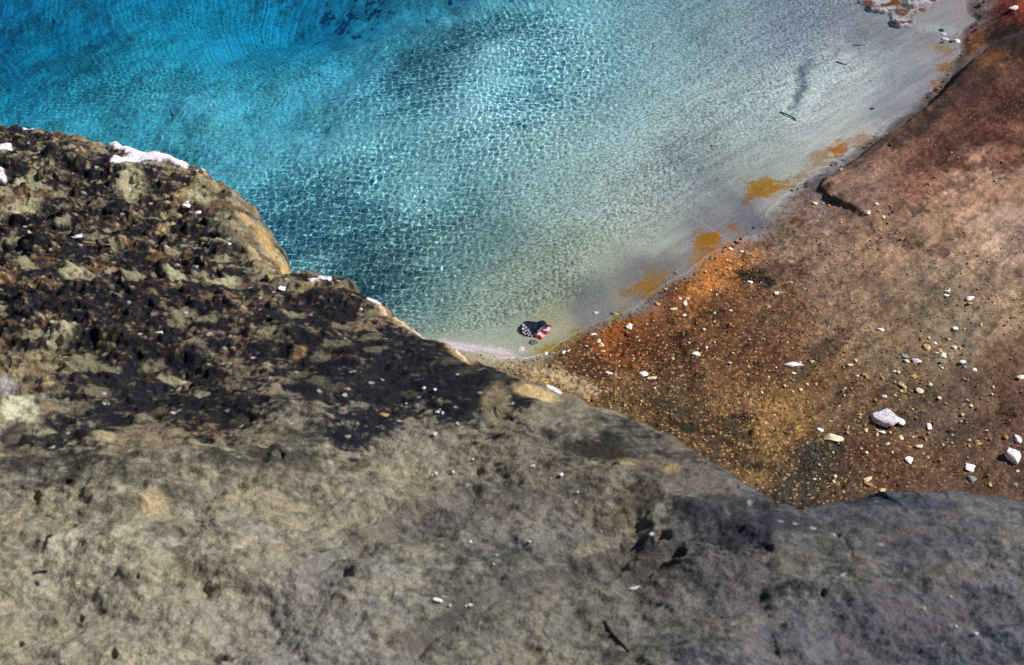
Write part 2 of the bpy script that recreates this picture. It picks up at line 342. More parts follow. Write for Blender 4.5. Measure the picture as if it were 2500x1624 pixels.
blob(1840, 545, 50, 30, 0, (124, 122, 134), .5, .8)
# red and orange iron stain, dark stains
blob(1510, 810, 70, 26, -38, (178, 96, 32), .5, .9); blob(1400, 858, 40, 16, -30, (140, 96, 52), .6, .9)
blob(1755, 630, 72, 20, -38, (214, 138, 66), .85, .5); blob(1600, 760, 60, 22, -35, (176, 108, 60), .6, .8)
blob(1850, 678, 62, 24, 5, (14, 12, 10), .97, .6); blob(1900, 655, 60, 26, 0, (60, 44, 34), .7, .8); blob(1810, 665, 24, 12, 0, (12, 11, 10), .9)
blob(1655, 826, 34, 9, -16, (20, 16, 14), .95); blob(1745, 762, 34, 5, -8, (22, 18, 16), .9); blob(1700, 785, 5, 12, 10, (30, 20, 14), .8)
blob(1800, 1020, 52, 9, -4, (26, 22, 18), .9); blob(1860, 1140, 42, 12, 6, (32, 30, 26), .9); blob(1985, 1120, 42, 48, 0, (44, 44, 40), .8, .7)
blob(1680, 1045, 60, 10, 14, (40, 30, 22), .85, .6); blob(1640, 990, 60, 14, 14, (56, 50, 40), .6, .6)
blob(1945, 540, 30, 12, 25, (96, 58, 34), .85, .6); blob(2005, 578, 24, 12, 0, (92, 62, 42), .7, .6)
blob(2475, 95, 76, 60, -10, (30, 18, 13), .95, .7); blob(2420, 135, 46, 14, -20, (156, 92, 44), .7, .6); blob(2490, 15, 60, 14, 10, (150, 56, 40), .7, .6)
blob(2000, 170, 0.1, 0.1, 0, (0, 0, 0), 0)
blob(1965, 175, 34, 12, -60, (96, 108, 124), .55, .7); blob(1948, 235, 34, 13, -62, (92, 104, 120), .7, .6); blob(2290, 70, 60, 12, 8, (196, 198, 200), .7, .7)
blob(1060, 165, 110, 50, 0, (120, 122, 124), .25, 1.3); blob(1190, 245, 120, 70, -20, (245, 245, 240), .8, 1.4); blob(690, 60, 90, 60, 0, (70, 74, 90), .7, 1.2)
for P_, w, col, am in [([(2500, 345), (2420, 335), (2330, 350), (2260, 385), (2215, 420)], 13, (72, 42, 36), .7), ([(2500, 392), (2430, 410), (2350, 405), (2290, 400)], 9, (78, 46, 40), .6), ([(2420, 180), (2380, 230), (2340, 275)], 15, (58, 36, 32), .65), ([(2300, 240), (2240, 310), (2180, 350)], 12, (64, 44, 40), .6),
                         ([(2360, 440), (2310, 455), (2260, 480), (2230, 510)], 10, (92, 66, 54), .5), ([(2500, 520), (2430, 525), (2370, 560)], 9, (196, 172, 150), .6), ([(2500, 470), (2440, 462), (2380, 485)], 12, (190, 146, 118), .6), ([(2300, 620), (2230, 600), (2170, 590), (2100, 560)], 7, (96, 76, 66), .5),
                         ([(2480, 900), (2440, 940), (2450, 1010)], 16, (92, 66, 52), .5), ([(2050, 820), (1990, 860), (1950, 920)], 12, (66, 60, 50), .6), ([(2080, 930), (2040, 960), (2030, 1000)], 8, (72, 64, 54), .5), ([(2200, 1030), (2330, 1060), (2450, 1020)], 14, (76, 62, 54), .5), ([(1650, 830), (1680, 900), (1690, 960)], 9, (60, 38, 26), .6)]:
    d, s_, t_ = seg_dist(U, V, P_); m_ = sm(w*2.2, w*.2, d+12*nB+8*nC+8*st2); C = mixc(C, lin(*col), am*m_*dry); Z = Z - .012*m_*dry*(col[0] < 120)
# pale track lines left in the mud
for (a, b, w) in [((1690, 530), (1840, 625), 3), ((2030, 330), (2110, 322), 2), ((1990, 230), (2070, 230), 2), ((1855, 400), (1885, 394), 2)]:
    d, s_, t_ = seg_dist(U, V, [a, b]); C = mixc(C, lin(196, 194, 180), .45*sm(w, w*.3, d))
# swept dark channel in the mud
ch = [(1600, 350), (1660, 400), (1720, 440), (1800, 500), (1850, 545)]
d, s_, t_ = seg_dist(U, V, ch); C = mixc(C, lin(108, 110, 122), 0.25*sm(34, 6, d+24*nB+20*st3)); Z = Z - .012*sm(30, 4, d+10*nB)
ch = [(1940, 175), (1950, 215), (1935, 255), (1925, 275)]
d, s_, t_ = seg_dist(U, V, ch); Z = Z - .03*sm(26, 4, d+8*nB)*sm(-.005, -.04, Z)
# rusty crusted shelves in the shallows at the far side
sp_ = np.array([at_z(u, v) for u, v in SHELF], float)
d, s_, t_ = seg_dist(X, Y, [tuple(p) for p in sp_])
ins = np.where(s_ > 0, d, -d)
ins = ins + .07*nB
shelf = sm(-.02, .05, ins)*(Y > 13)*(1-dry*.6)
Z = Z + shelf*(.05 + .05*np.clip(fbm(X, Y, .18, 4, 91), -.2, 1))
C = mixc(C, lin(214, 205, 208), shelf*sm(-.1, .15, fbm(X, Y, .15, 4, 93)))
C = mixc(C, lin(140, 80, 32), shelf*sm(.1, .3, fbm(X, Y, .22, 3, 95)))
C = mixc(C, lin(72, 72, 78), shelf*sm(.16, .3, -fbm(X, Y, .12, 3, 97))*.8)
# white salt rim where the pool meets the rock
for P_, w, am in [([(1080, 835), (1130, 846), (1200, 858), (1250, 872)], 12, .95), ([(1250, 868), (1300, 876)], 6, .6)]:
    d, s_, t_ = seg_dist(U, V, P_); C = mixc(C, lin(236, 222, 232), am*sm(w*1.3, w*.4, d+8*nC+4*nB))
d, s_, t_ = seg_dist(U, V, [(1140, 868), (1220, 880), (1330, 905), (1450, 955)]); C = mixc(C, lin(206, 184, 150), .5*sm(26, 5, d+16*nC))
# damp dark foot of the lip
d, s_, t_ = seg_dist(X, Y, LIPW); C = mixc(C, lin(58, 46, 46), .8*sm(.15+.42*sm(.4, .6, t_), .02, d+.12*nB+.1*st2)*sm(.05, .2, t_)*(s_ < 0)); C = mixc(C, lin(104, 100, 108), .75*sm(.22, .03, d+.08*nC+.05*nB)*(s_ > 0)*sm(.1, .2, t_))
C = C*(1-.38*sm(-.012, .004, Z)*sm(.06, .02, Z))[..., None]          # wet sediment just above the water
ground = grid_mesh('ground', X, Y, Z, M_ground, C); tag(ground, kind='structure')

# ------------------------------------------------------------------ water
q = NT('hot_spring_water'); g = q.n('ShaderNodeBsdfGlass', i_IOR=1.33, i_Roughness=0.0); q.l(g.outputs[0], q.out.inputs[0]); M_water = q.m
q = NT('water_tint'); a = q.n('ShaderNodeVolumeAbsorption', i_Color=(.0, .795, .925, 1), i_Density=1.08); q.l(a.outputs[0], q.out.inputs[1]); M_tint = q.m
GYY, GSS, GZ = yy.copy(), SS.copy(), Z
def ground_at(x, y):                 # bilinear look-up in the finished ground sheet
    r = np.interp(y, GYY, np.arange(len(GYY))); i = np.clip(r.astype(int), 0, len(GYY)-2); fr = r-i
    hwr = .36*(np.clip(y, 5, 22)*cp + CAMZ*sp)
    c = np.interp(x/hwr, GSS, np.arange(len(GSS))); j = np.clip(c.astype(int), 0, len(GSS)-2); fc_ = c-j
    return (GZ[i, j]*(1-fc_)+GZ[i, j+1]*fc_)*(1-fr) + (GZ[i+1, j]*(1-fc_)+GZ[i+1, j+1]*fc_)*fr
vv = np.linspace(925, -60, 960); _, yy = at_z(1250+vv*0, vv)
yy = np.concatenate([np.linspace(5, yy[0], 8)[:-1], yy, yy[-1]+((np.arange(1, 13)/12)**2.)*30])
SS = axis(-1.05, 1.02, 1500, 5, 10); hw = .36*(np.clip(yy, 5, 20)*cp + CAMZ*sp)
X = SS[None, :]*hw[:, None]; Y = np.repeat(yy[:, None], len(SS), 1)
rng = np.random.default_rng(5); R = np.zeros(X.shape)
for i in range(40):
    lam = .037*(3.2**rng.uniform(0, 1)); k = 2*math.pi/lam; th = rng.uniform(0, math.pi); ph = rng.uniform(0, 7)
    if i % 4 == 0: wob = 1.2*perlin(X/1.1+i, Y/1.1, i)
    R += .000054*(lam/.054)**1.6*np.sin(k*(math.cos(th)*X+math.sin(th)*Y)+ph+wob)
U, V = to_px(X, Y, 0)
DEP = np.maximum(-ground_at(X, Y), 0)
amp = np.clip(.85 + .9*fbm(X, Y, 1.9, 3, 12), .25, 1.2)*(1-.75*sm(1350, 1750, U))*(.72+.4*np.exp(-((U-900)**2+(V-610)**2)/260.**2)+.2*np.exp(-((U-1450)**2+(V-230)**2)/200.**2))*sm(.05, .55, DEP)*(1-.88*sm(.62, 1.05, DEP)) + .04
amp = np.minimum(amp, .62/np.maximum(DEP, .3)**1.15)
Zw = R*amp
keep = (DEP > .004)
keep = keep[:-1, :-1] & keep[1:, :-1] & keep[:-1, 1:] & keep[1:, 1:]
water = grid_mesh('water', X, Y, Zw, M_water, keep=keep); tag(water, kind='structure'); water.cycles.is_caustics_caster = True
x0, x1, y0, y1, z0, z1 = -60, 60, -3, 90, -9, .008
co = [(x, y, z) for z in (z0, z1) for y in (y0, y1) for x in (x0, x1)]
fc = [(0, 2, 3, 1), (4, 5, 7, 6), (0, 1, 5, 4), (2, 6, 7, 3), (0, 4, 6, 2), (1, 3, 7, 5)]
body = bpy.data.objects.new('water', tri_mesh('water_body', co, fc, M_tint)); link(body, kind='structure')

# ------------------------------------------------------------------ near rock ledge the picture is taken from
PLZ, PLS = 6.79, .30
EDGE = [(-900, 190), (-300, 262), (0, 310), (63, 312), (105, 318), (168, 334), (252, 352), (315, 362), (389, 375), (452, 391), (494, 408), (546, 433), (599, 462), (641, 494), (672, 530), (691, 565),
        (702, 604), (704, 634), (735, 656), (798, 670), (840, 678), (861, 699), (903, 717), (945, 735), (987, 767), (1050, 804), (1103, 830), (1160, 872), (1218, 901), (1260, 919), (1313, 935), (1365, 951), (1439, 977), (1523, 1006), (1597, 1035),
        (1649, 1056), (1691, 1082), (1733, 1108), (1786, 1134), (1838, 1166), (1880, 1198), (1912, 1219), (1943, 1227), (1996, 1222), (2059, 1216), (2101, 1208), (2164, 1195), (2237, 1190), (2311, 1192), (2374, 1203), (2447, 1213), (2520, 1220), (2900, 1225), (3600, 1200)]
def on_plane(u, v):
    dx, dy, dz = ray(u, v); t = (PLZ-CAMZ)/(dz+PLS*dy); return dx*t, dy*t
EW = [tuple(float(c) for c in on_plane(u, v)) for u, v in EDGE]
def ledges(u, v, x, y):
    o = 0
    def step(P, h, w, fall):
        d, s, t = seg_dist(u, v, P); h = h*.72; w = w*2.0    # s>0 : the near side of the line as drawn left to right
        e = sm(0, .12, t)*sm(1, .85, t); dd = d + 7*fbm(x, y, .12, 3, 33)
        return -h*e*np.where(s > 0, np.exp(-np.maximum(dd, 0)/fall)*sm(0, w, dd), 0)
    o = o + step([(700, 1440), (800, 1370), (900, 1290), (1010, 1225), (1150, 1190), (1300, 1170)], .055, 12, 130)
    o = o + step([(950, 1620), (1050, 1530), (1200, 1450), (1350, 1380), (1500, 1330), (1650, 1310)], .055, 12, 140)
    o = o + step([(1480, 1400), (1600, 1345), (1690, 1285), (1800, 1230), (1900, 1225)], .07, 10, 160)
    o = o + step([(0, 1330), (150, 1270), (330, 1240), (500, 1210), (650, 1160)], .035, 8, 90)
    o = o + step([(330, 1350), (420, 1310), (560, 1300), (660, 1280)], .02, 6, 80)
    o = o + step([(0, 1500), (200, 1460), (420, 1440), (560, 1450), (700, 1400)], .015, 8, 90)
    o = o + step([(1300, 1500), (1500, 1440), (1700, 1400), (1900, 1340), (2100, 1300)], .035, 14, 140)
    o = o + step([(1800, 1620), (1900, 1500), (2050, 1450), (2250, 1430), (2500, 1450)], .04, 14, 150)
    o = o + step([(470, 1060), (560, 1080), (640, 1085), (695, 1120)], .02, 6, 50)
    return o
PITS = [(1785, 1322, 12, 20, .07), (1835, 1350, 14, 14, .05), (1620, 1325, 16, 7, .04), (1650, 1345, 20, 9, .03), (45, 1565, 12, 9, .03), (195, 1503, 7, 7, .03), (175, 1287, 13, 8, .03), (115, 1320, 12, 7, .03), (85, 1430, 8, 8, .02),
        (1790, 1193, 12, 9, .03), (2003, 1470, 7, 5, .02), (850, 1422, 16, 14, .02), (540, 1615, 24, 9, .03), (280, 1610, 10, 9, .025), (2045, 1310, 6, 4, .02), (2255, 1328, 12, 5, .02), (90, 1215, 14, 8, .03), (165, 1190, 18, 7, .03), (345, 1443, 5, 4, .02), (470, 1540, 5, 4, .015),
        (1480, 1150, 26, 14, .03), (1560, 1290, 30, 26, .03), (690, 1142, 14, 10, .03), (530, 1117, 12, 7, .03)]
PITS[0] = (1775, 1325, 60, 30, .035); PITS[1] = (1840, 1352, 40, 16, .03)
@par
def rock_h(x, y, detail=False):
    base = PLZ - PLS*y
    u, v = to_px(x, y, base)
    o = .09*fbm(x, y, 1.3, 3, 101) + .065*fbm(x+.3*y, y*1.25, .45, 5, 111, .55)
    bank = sm(1250, 600, v + .25*u)                        # the rougher, crusted upper left
    o = o + (.25+.75*bank)*.035*fbm(x+.4*y, y*1.9, .22, 4, 121, .6) + .010*fbm(x, y, .07, 4, 125, .65)
    o = o + ledges(u, v, x, y)
    for pu, pv, ru, rv, dp in PITS:
        o = o - .6*dp*sm(1.4, .5, np.hypot((u-pu)/ru, (v-pv)/rv) + .8*fbm(x, y, .07, 4, 131, .6))
    d, s, t, nx_, ny_ = seg_near(x, y, EW)
    nose = np.exp(-((u-660)**2+(v-560)**2)/150.**2)
    Rr = .10 + .14*nose + .12*sm(1500, 2100, u)
    va = np.arctan2(CAMZ-base, np.maximum(np.hypot(x, y), .1))
    nl = np.maximum(np.hypot(nx_, ny_), 1e-6); hl = np.maximum(np.hypot(x, y), .1)
    ch = np.clip(s*(nx_*x+ny_*y)/nl/hl, .1, 1); th_ = np.arctan(np.tan(va)/ch)
    dd = d*s + Rr*(np.minimum(np.sin(th_), .985)-math.sin(math.atan(PLS))*ch) + .018*fbm(x, y, .2, 3, 141) + .012*fbm(x, y, .06, 3, 143)
    keep = 1-sm(-.25, 0.0, dd)*.5
    o = o*keep
    a = np.clip(dd/Rr, 0, .988)
    o = o - np.where(dd > 0, Rr*(1-np.sqrt(1-a*a)), 0) - np.maximum(dd-.988*Rr, 0)*6.5
    return np.maximum(base + o, -9.5)
vv = np.linspace(1690, 240, 980)
_, yy = on_plane(1250+0*vv, vv)
yy = np.concatenate([-6+((np.arange(0, 14)/14)**.5)*(yy[0]+6), yy, yy[-1]+np.linspace(.02, 2.4, 40)])
SS = np.concatenate([axis(-1.12, 1.12, 1050, 9, 16)[:-16], np.linspace(1.125, 1.7, 140), [2, 2.6, 3.6, 5, 7, 10]])
hw = .36*(np.clip(yy, 1.3, 9)*cp + (CAMZ-PLZ+PLS*np.clip(yy, 1.3, 9))*sp)
X = SS[None, :]*hw[:, None]; Y = np.repeat(yy[:, None], len(SS), 1)
Z = rock_h(X, Y)
BASE = PLZ-PLS*Y
U, V = to_px(X, Y, BASE)
W1, W2, Wc = worley(X+.02*fbm(X, Y, .06, 3, 3), Y*1.25+.02*fbm(X, Y, .06, 3, 6), .075, 23)
w1, w2, wc = worley(X+.008*fbm(X, Y, .03, 2, 3), Y*1.2, .026, 29)
bank = sm(1300, 700, V + .2*U)
flat = np.zeros(U.shape)
for P_ in ([(285, 398), (330, 385), (400, 383), (450, 396)], [(312, 368), (395, 380), (440, 392)]):
    d, s_, t_ = seg_dist(U, V, P_); flat = np.maximum(flat, sm(26, 10, d))
Z = Z + bank*(1-.8*flat)*(.040*np.clip(.6-W1, 0, 1)*(Wc > .5) + .016*np.clip(.5-w1, 0, 1)*(wc > .3) + .016*fbm(X, Y, .09, 4, 55, .7))
RP0 = [(0,350,.6,.3,.1,.3),(200,380,.35,.35,.3,.4),(350,450,.6,.3,.1,.45),(200,550,.85,.3,.1,.2),(450,520,.6,.4,.1,.4),(600,520,.35,.5,0,.6),(620,560,.25,.7,0,.7),(690,600,.1,.7,0,.85),(640,640,.2,.6,0,.7),(300,620,.7,.8,0,.3),(550,640,.8,.5,0,.3),(100,720,.6,.6,0,.35),(400,730,.7,.4,.1,.4),(700,720,.85,.3,.1,.35),
 (900,760,.75,.5,0,.4),(1000,850,.95,.1,.2,.15),(1100,890,.9,.1,.2,.2),(800,870,.85,.2,.2,.25),(300,850,.7,.5,.0,.35),(0,950,.3,.4,0,.6),(500,950,.6,.5,0,.45),(200,1050,.45,.5,0,.5),(900,1000,.65,.2,.1,.4),(1080,980,.55,.2,.1,.5),(1250,960,.5,.3,0,.5),(1400,1010,.3,.2,.2,.5),(700,1080,.35,.2,.1,.6),
 (400,1150,.3,.3,.1,.6),(0,1200,.35,.2,.2,.5),(1000,1120,.12,.1,.1,.62),(1600,1050,.45,.3,.3,.35),(1500,1130,.5,.4,.1,.4),(1700,1150,.4,.3,.5,.35),(1850,1250,.35,.1,.8,.3),(2200,1240,.35,.1,.95,.28),(2450,1300,.25,.05,.9,.4),(1200,1230,.3,.1,.3,.5),(1500,1250,.35,.2,.3,.42),(1750,1330,.5,.1,.7,.3),(2000,1400,.15,.05,.6,.45),
 (500,1300,.06,.1,.1,.75),(200,1350,.12,.05,.1,.78),(900,1400,.08,.1,.15,.66),(1300,1400,.12,.05,.4,.52),(1600,1500,.08,.05,.5,.52),(2200,1550,.25,.05,.75,.36),(2500,1550,.15,.05,.85,.42),(500,1550,.06,.1,.1,.66),(1000,1600,.12,.1,.15,.6),(1500,1620,.08,.05,.4,.56)]
RP = [(p[0], p[1], p[2]+(.12 if p[1] < 1120-.1*p[0] and p[2] > .28 else 0)+(.1 if 650 < p[1] < 960 and p[2] > .5 else 0), min(p[3]+.1, 1), p[4], p[5]*.95) for p in RP0]
F = idw([p[:2] for p in RP], [p[2:] for p in RP], U+60*fbm(X, Y, .35, 4, 401), V+45*fbm(X, Y, .35, 4, 403), 3.4, 60.)
dk, ru, gr, br = [F[..., i] for i in range(4)]
n1, n2, n3, n4 = fbm(X, Y*1.3, .45, 4, 201), fbm(X+.5*Y, Y*2., .16, 5, 211, .6), fbm(X, Y*1.3, .05, 4, 221, .6), fbm(X, Y, .9, 3, 231)
r1 = fbm(X+.3*Y, Y*1.7, .30, 8, 301, .74); r2 = fbm(X, Y*1.3, .10, 6, 311, .78); r3 = fbm(X, Y, .022, 3, 321, .7)
C = mixc(np.ones(X.shape+(3,))*lin(158, 152, 128), lin(114, 117, 127), np.clip(gr*1.2+.5*n4+.35*n2+.2*r2, 0, 1))
C = C*(.27+.9*br+.16*sm(1100, 1300, V)*sm(1300, 500, U))[..., None]*np.clip(1+.35*n1+.55*r1+(.45+.3*bank)*r2+(.35+.2*bank)*r3, .2, 2.0)[..., None]
C = mixc(C, lin(92, 64, 40), np.clip(ru*1.2+.25*bank, 0, 1)*sm(-.2, .25, r1+.4*n1)*.85)
C = mixc(C, lin(176, 160, 118), bank*(Wc > .7)*sm(.46, .3, W1+.35*r2)*sm(.95, .5, dk*.8)*.7)
C = mixc(C, lin(188, 166, 120), bank*(wc > .84)*sm(.45, .3, w1+.2*r3)*.75)
thr = r1*.9+r2*.55+n1*.35+.25*r3
soft_ = .13+.3*sm(.75, .3, dk)
lich = sm(soft_, -soft_*.6, thr-(dk-.56)*1.0)
C = mixc(C, lin(15, 18, 30), np.clip(lich*(.38+.58*sm(.15, .6, dk)), 0, 1))
C = mixc(C, lin(96, 76, 52), lich*bank*sm(.2, .42, r3+.8*r2)*.6)
C = mixc(C, lin(150, 138, 108), lich*bank*(wc > .5)*sm(.4, .2, w1+.3*r3)*sm(-.12, .15, r2)*.8)
v1, v2, vc = worley(X+.03*r1, Y*1.4+.02*r2, .11, 63); C = mixc(C, lin(150, 144, 116), bank*(vc > .66)*sm(.42, .25, v1+.35*r2)*.75)
C = mixc(C, lin(205, 200, 196), lich*(wc > .965)*sm(.3, .15, w1+.3*r3)*.7)
ck1, ck2, ckc = worley(X+.12*fbm(X, Y, .2, 3, 7), Y*1.5+.12*fbm(X, Y, .2, 3, 9), .42, 37)
crack = sm(.035, .0, ck2-ck1)*sm(.0, .35, fbm(X, Y, .5, 2, 43)+.1)*(1-.7*bank)
C = mixc(C, lin(86, 82, 80), crack*.25); Z = Z - crack*.004
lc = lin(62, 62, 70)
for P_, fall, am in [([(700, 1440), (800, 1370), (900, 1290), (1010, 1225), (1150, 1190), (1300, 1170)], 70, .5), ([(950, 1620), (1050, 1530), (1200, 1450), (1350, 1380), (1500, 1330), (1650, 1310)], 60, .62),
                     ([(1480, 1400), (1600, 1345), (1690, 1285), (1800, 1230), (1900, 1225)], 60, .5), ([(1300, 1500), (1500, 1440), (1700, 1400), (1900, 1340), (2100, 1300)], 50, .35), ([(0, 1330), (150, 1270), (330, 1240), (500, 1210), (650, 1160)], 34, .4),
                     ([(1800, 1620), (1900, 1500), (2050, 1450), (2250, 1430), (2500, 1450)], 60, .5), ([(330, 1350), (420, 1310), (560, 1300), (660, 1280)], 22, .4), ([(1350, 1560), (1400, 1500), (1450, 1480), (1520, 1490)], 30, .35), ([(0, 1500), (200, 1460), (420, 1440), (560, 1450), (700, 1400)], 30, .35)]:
    d, s_, t_ = seg_dist(U, V, P_); d = d+10*r1+8*r2      # shade under each ledge, painted into the rock colour as fading grey
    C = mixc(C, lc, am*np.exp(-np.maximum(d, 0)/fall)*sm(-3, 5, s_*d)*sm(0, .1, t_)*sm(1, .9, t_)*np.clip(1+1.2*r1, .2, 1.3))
def rblob(u, v, ru_, rv, rot, col, amt=1., edge=.4, ns=.5):
    global C
    a = math.radians(rot); du, dv = U-u, V-v
    p = (du*math.cos(a)+dv*math.sin(a))/ru_; q_ = (-du*math.sin(a)+dv*math.cos(a))/rv
    C = mixc(C, lin(*col), amt*sm(1+edge*.5, 1-edge, np.hypot(p, q_)+ns*(.5*r2+.9*r1+.3*r3)))
pale = (170, 164, 132)
for a in [(320, 450, 34, 34, 0, pale, .85), (50, 655-150, 60, 14, -14, pale, .8), (60, 440, 40, 12, -20, pale, .8), (145, 812, 34, 20, 0, pale, .85), (185, 680, 36, 24, 0, pale, .85), (545, 676, 48, 18, -5, pale, .85), (430, 678, 26, 13, 10, pale, .8),
          (50, 985, 62, 40, -10, (190, 190, 162), .9), (15, 930, 30, 24, 0, (160, 155, 160), .7), (110, 1045, 24, 16, 0, pale, .8), (260, 1075, 34, 20, 10, (168, 156, 118), .8), (480, 470, 36, 20, 10, pale, .8), (395, 545, 22, 14, 0, (190, 170, 120), .8),
          (1210, 985, 34, 40, 30, (140, 128, 98), .8), (1310, 965, 60, 18, 14, (206, 180, 130), .85), (730, 860, 22, 12, -20, (150, 120, 84), .8), (650, 895, 22, 8, -10, pale, .8), (420, 895, 40, 10, 10, pale, .7), (490, 950, 24, 10, 8, pale, .7), (750, 700, 40, 12, -10, (150, 138, 100), .8), (840, 690, 30, 12, -25, (188, 172, 140), .8),
          (380, 1255, 40, 26, 0, (180, 164, 126), .7), (600, 1240, 50, 28, -8, (184, 170, 136), .6), (160, 1340, 60, 26, -10, (190, 182, 160), .7), (1520, 1140, 38, 18, 0, (176, 158, 118), .7), (1640, 1150, 26, 16, 0, (160, 140, 100), .7), (650, 560, 50, 22, 50, (200, 166, 104), .55), (690, 610, 14, 40, -8, (206, 176, 112), .8), (600, 520, 34, 16, 30, (196, 168, 120), .6)]:  # gold on the nose paints its sunlit side into the colour
    rblob(*a)
for a in [(1500, 1120, 60, 24, 0, (46, 44, 40), .55), (1560, 1240, 60, 40, -20, (62, 54, 42), .6), (1790, 1320, 90, 44, 10, (30, 32, 44), .75), (1700, 1270, 90, 24, -20, (44, 44, 50), .6), (1900, 1290, 90, 30, -10, (60, 62, 74), .5), (1450, 1100, 90, 20, 5, (60, 56, 48), .5), (2300, 1330, 160, 40, -10, (76, 78, 90), .45), (1300, 1230, 160, 30, -8, (92, 86, 76), .5), (700, 1180, 120, 20, -12, (110, 98, 80), .4), (560, 1400, 180, 18, -14, (120, 108, 88), .4), (1750, 1450, 160, 30, -16, (92, 88, 88), .45), (2300, 1520, 140, 40, -20, (84, 78, 88), .5), (30, 1060, 34, 44, 10, (34, 32, 36), .85), (350, 930, 60, 24, -20, (26, 28, 40), .8), (280, 1000, 40, 24, 0, (22, 24, 34), .8), (650, 1120, 50, 12, 15, (36, 34, 40), .8),  # shadow of the big hollow is painted in as a dark patch
          (950, 1330, 110, 14, -28, (110, 106, 102), .5), (1080, 1270, 120, 30, -12, (96, 94, 92), .5), (1350, 1340, 120, 16, -18, (96, 94, 92), .5), (1200, 1440, 160, 14, -24, (104, 98, 92), .5), (2130, 1540, 110, 50, -10, (92, 86, 96), .6), (2200, 1230, 200, 18, 3, (58, 66, 84), .6), (1010, 1560, 60, 26, -20, (90, 84, 78), .55)]:
    rblob(*a)
# rusty cream rim and salt crust painted by the spring's spray
d, s_, t_ = seg_dist(U, V, [(930, 735), (1000, 770), (1060, 805), (1100, 830), (1150, 868)]); C = mixc(C, lin(178, 148, 106), .75*sm(20, 6, d+10*n3+8*n2))
C = mixc(C, lin(240, 222, 214), .85*sm(9, 2, d+14*np.abs(n2)+10*np.abs(r2)))
for P_, w in [([(285, 398), (330, 385), (400, 383), (450, 396)], 10), ([(312, 368), (395, 380), (440, 392)], 7), ([(85, 374), (112, 371)], 5), ([(0, 364), (22, 362)], 9), ([(0, 428), (8, 432)], 9), ([(60, 312), (82, 316)], 4), ([(270, 360), (300, 366)], 4), ([(480, 410), (500, 416)], 4), ([(762, 682), (800, 672)], 9), ([(900, 719), (925, 724)], 5), ([(1340, 945), (1365, 955)], 6)]:
    d, s_, t_ = seg_dist(U, V, P_); m = sm(w*1.25, w*.75, d+w*.6*n3+w*.6*n2); C = mixc(C, lin(246, 234, 242), m); Z = Z + .004*m
rock = grid_mesh('rock_ledge', X, Y, Z, M_rock, C); tag(rock, kind='structure')

# ------------------------------------------------------------------ stones
def ico(n):
    import bmesh
    bm = bmesh.new(); bmesh.ops.create_icosphere(bm, subdivisions=n, radius=1)
    co = np.array([v.co[:] for v in bm.verts]); f = np.array([[v.index for v in p.verts] for p in bm.faces]); bm.free(); return co, f
ICO3, ICO2, ICO1 = ico(4), ico(2), ico(1)
def stone_co(base, seed, planes=14, cut=(.55, .95), rough=.05):
    r = np.random.default_rng(seed); p = base.copy()
    for k in range(planes):
        n = r.normal(size=3); n /= np.linalg.norm(n); d = r.uniform(*cut); t = p@n
        p = np.where((t > d)[:, None], p-(t-d)[:, None]*n, p)
    if rough:
        a = fbm(p[:, 0]+3*p[:, 2]+seed, p[:, 1]-2*p[:, 2], .7, 4, seed)
        p = p*(1+rough*2*a)[:, None]
    return p
def make_stone(u, v, w, h, kind, label, group=None, rot=0, name='stone', rock_=False, seed=None, cut=(.45, .85), sink=.3, tall=None):
    x, y, z = hit(u, v, rock_)
    dist = math.sqrt(x*x+y*y+(z-CAMZ)**2)
    k = dist/2500/FOC                        # metres per photo pixel there
    elev = math.asin((CAMZ-z)/dist); slope = math.atan(PLS) if rock_ else 0
    sx = w*k/2; a = elev-slope
    sz = (tall if tall else .36)*min(sx, h*k)
    sy = max(math.sqrt(max((h*k/2)**2-(sz*math.cos(a))**2, (h*k/4)**2))/math.sin(a), .35*sx)
    seed = seed if seed is not None else int(u*7+v)
    co = stone_co(ICO3[0], seed, 16, cut); co = co/np.abs(co).max(0)
    co = co*np.array([sx, sy, sz])
    me = tri_mesh(name, co, ICO3[1], M_stone[kind], smooth=False)
    me.shade_smooth() if hasattr(me, 'shade_smooth') else None
    o = bpy.data.objects.new(name, me); o.location = (x, y, z + sz*(1-2*sink)); o.rotation_euler = (-slope, 0, math.radians(rot))
    return link(o, label, 'stone', group)
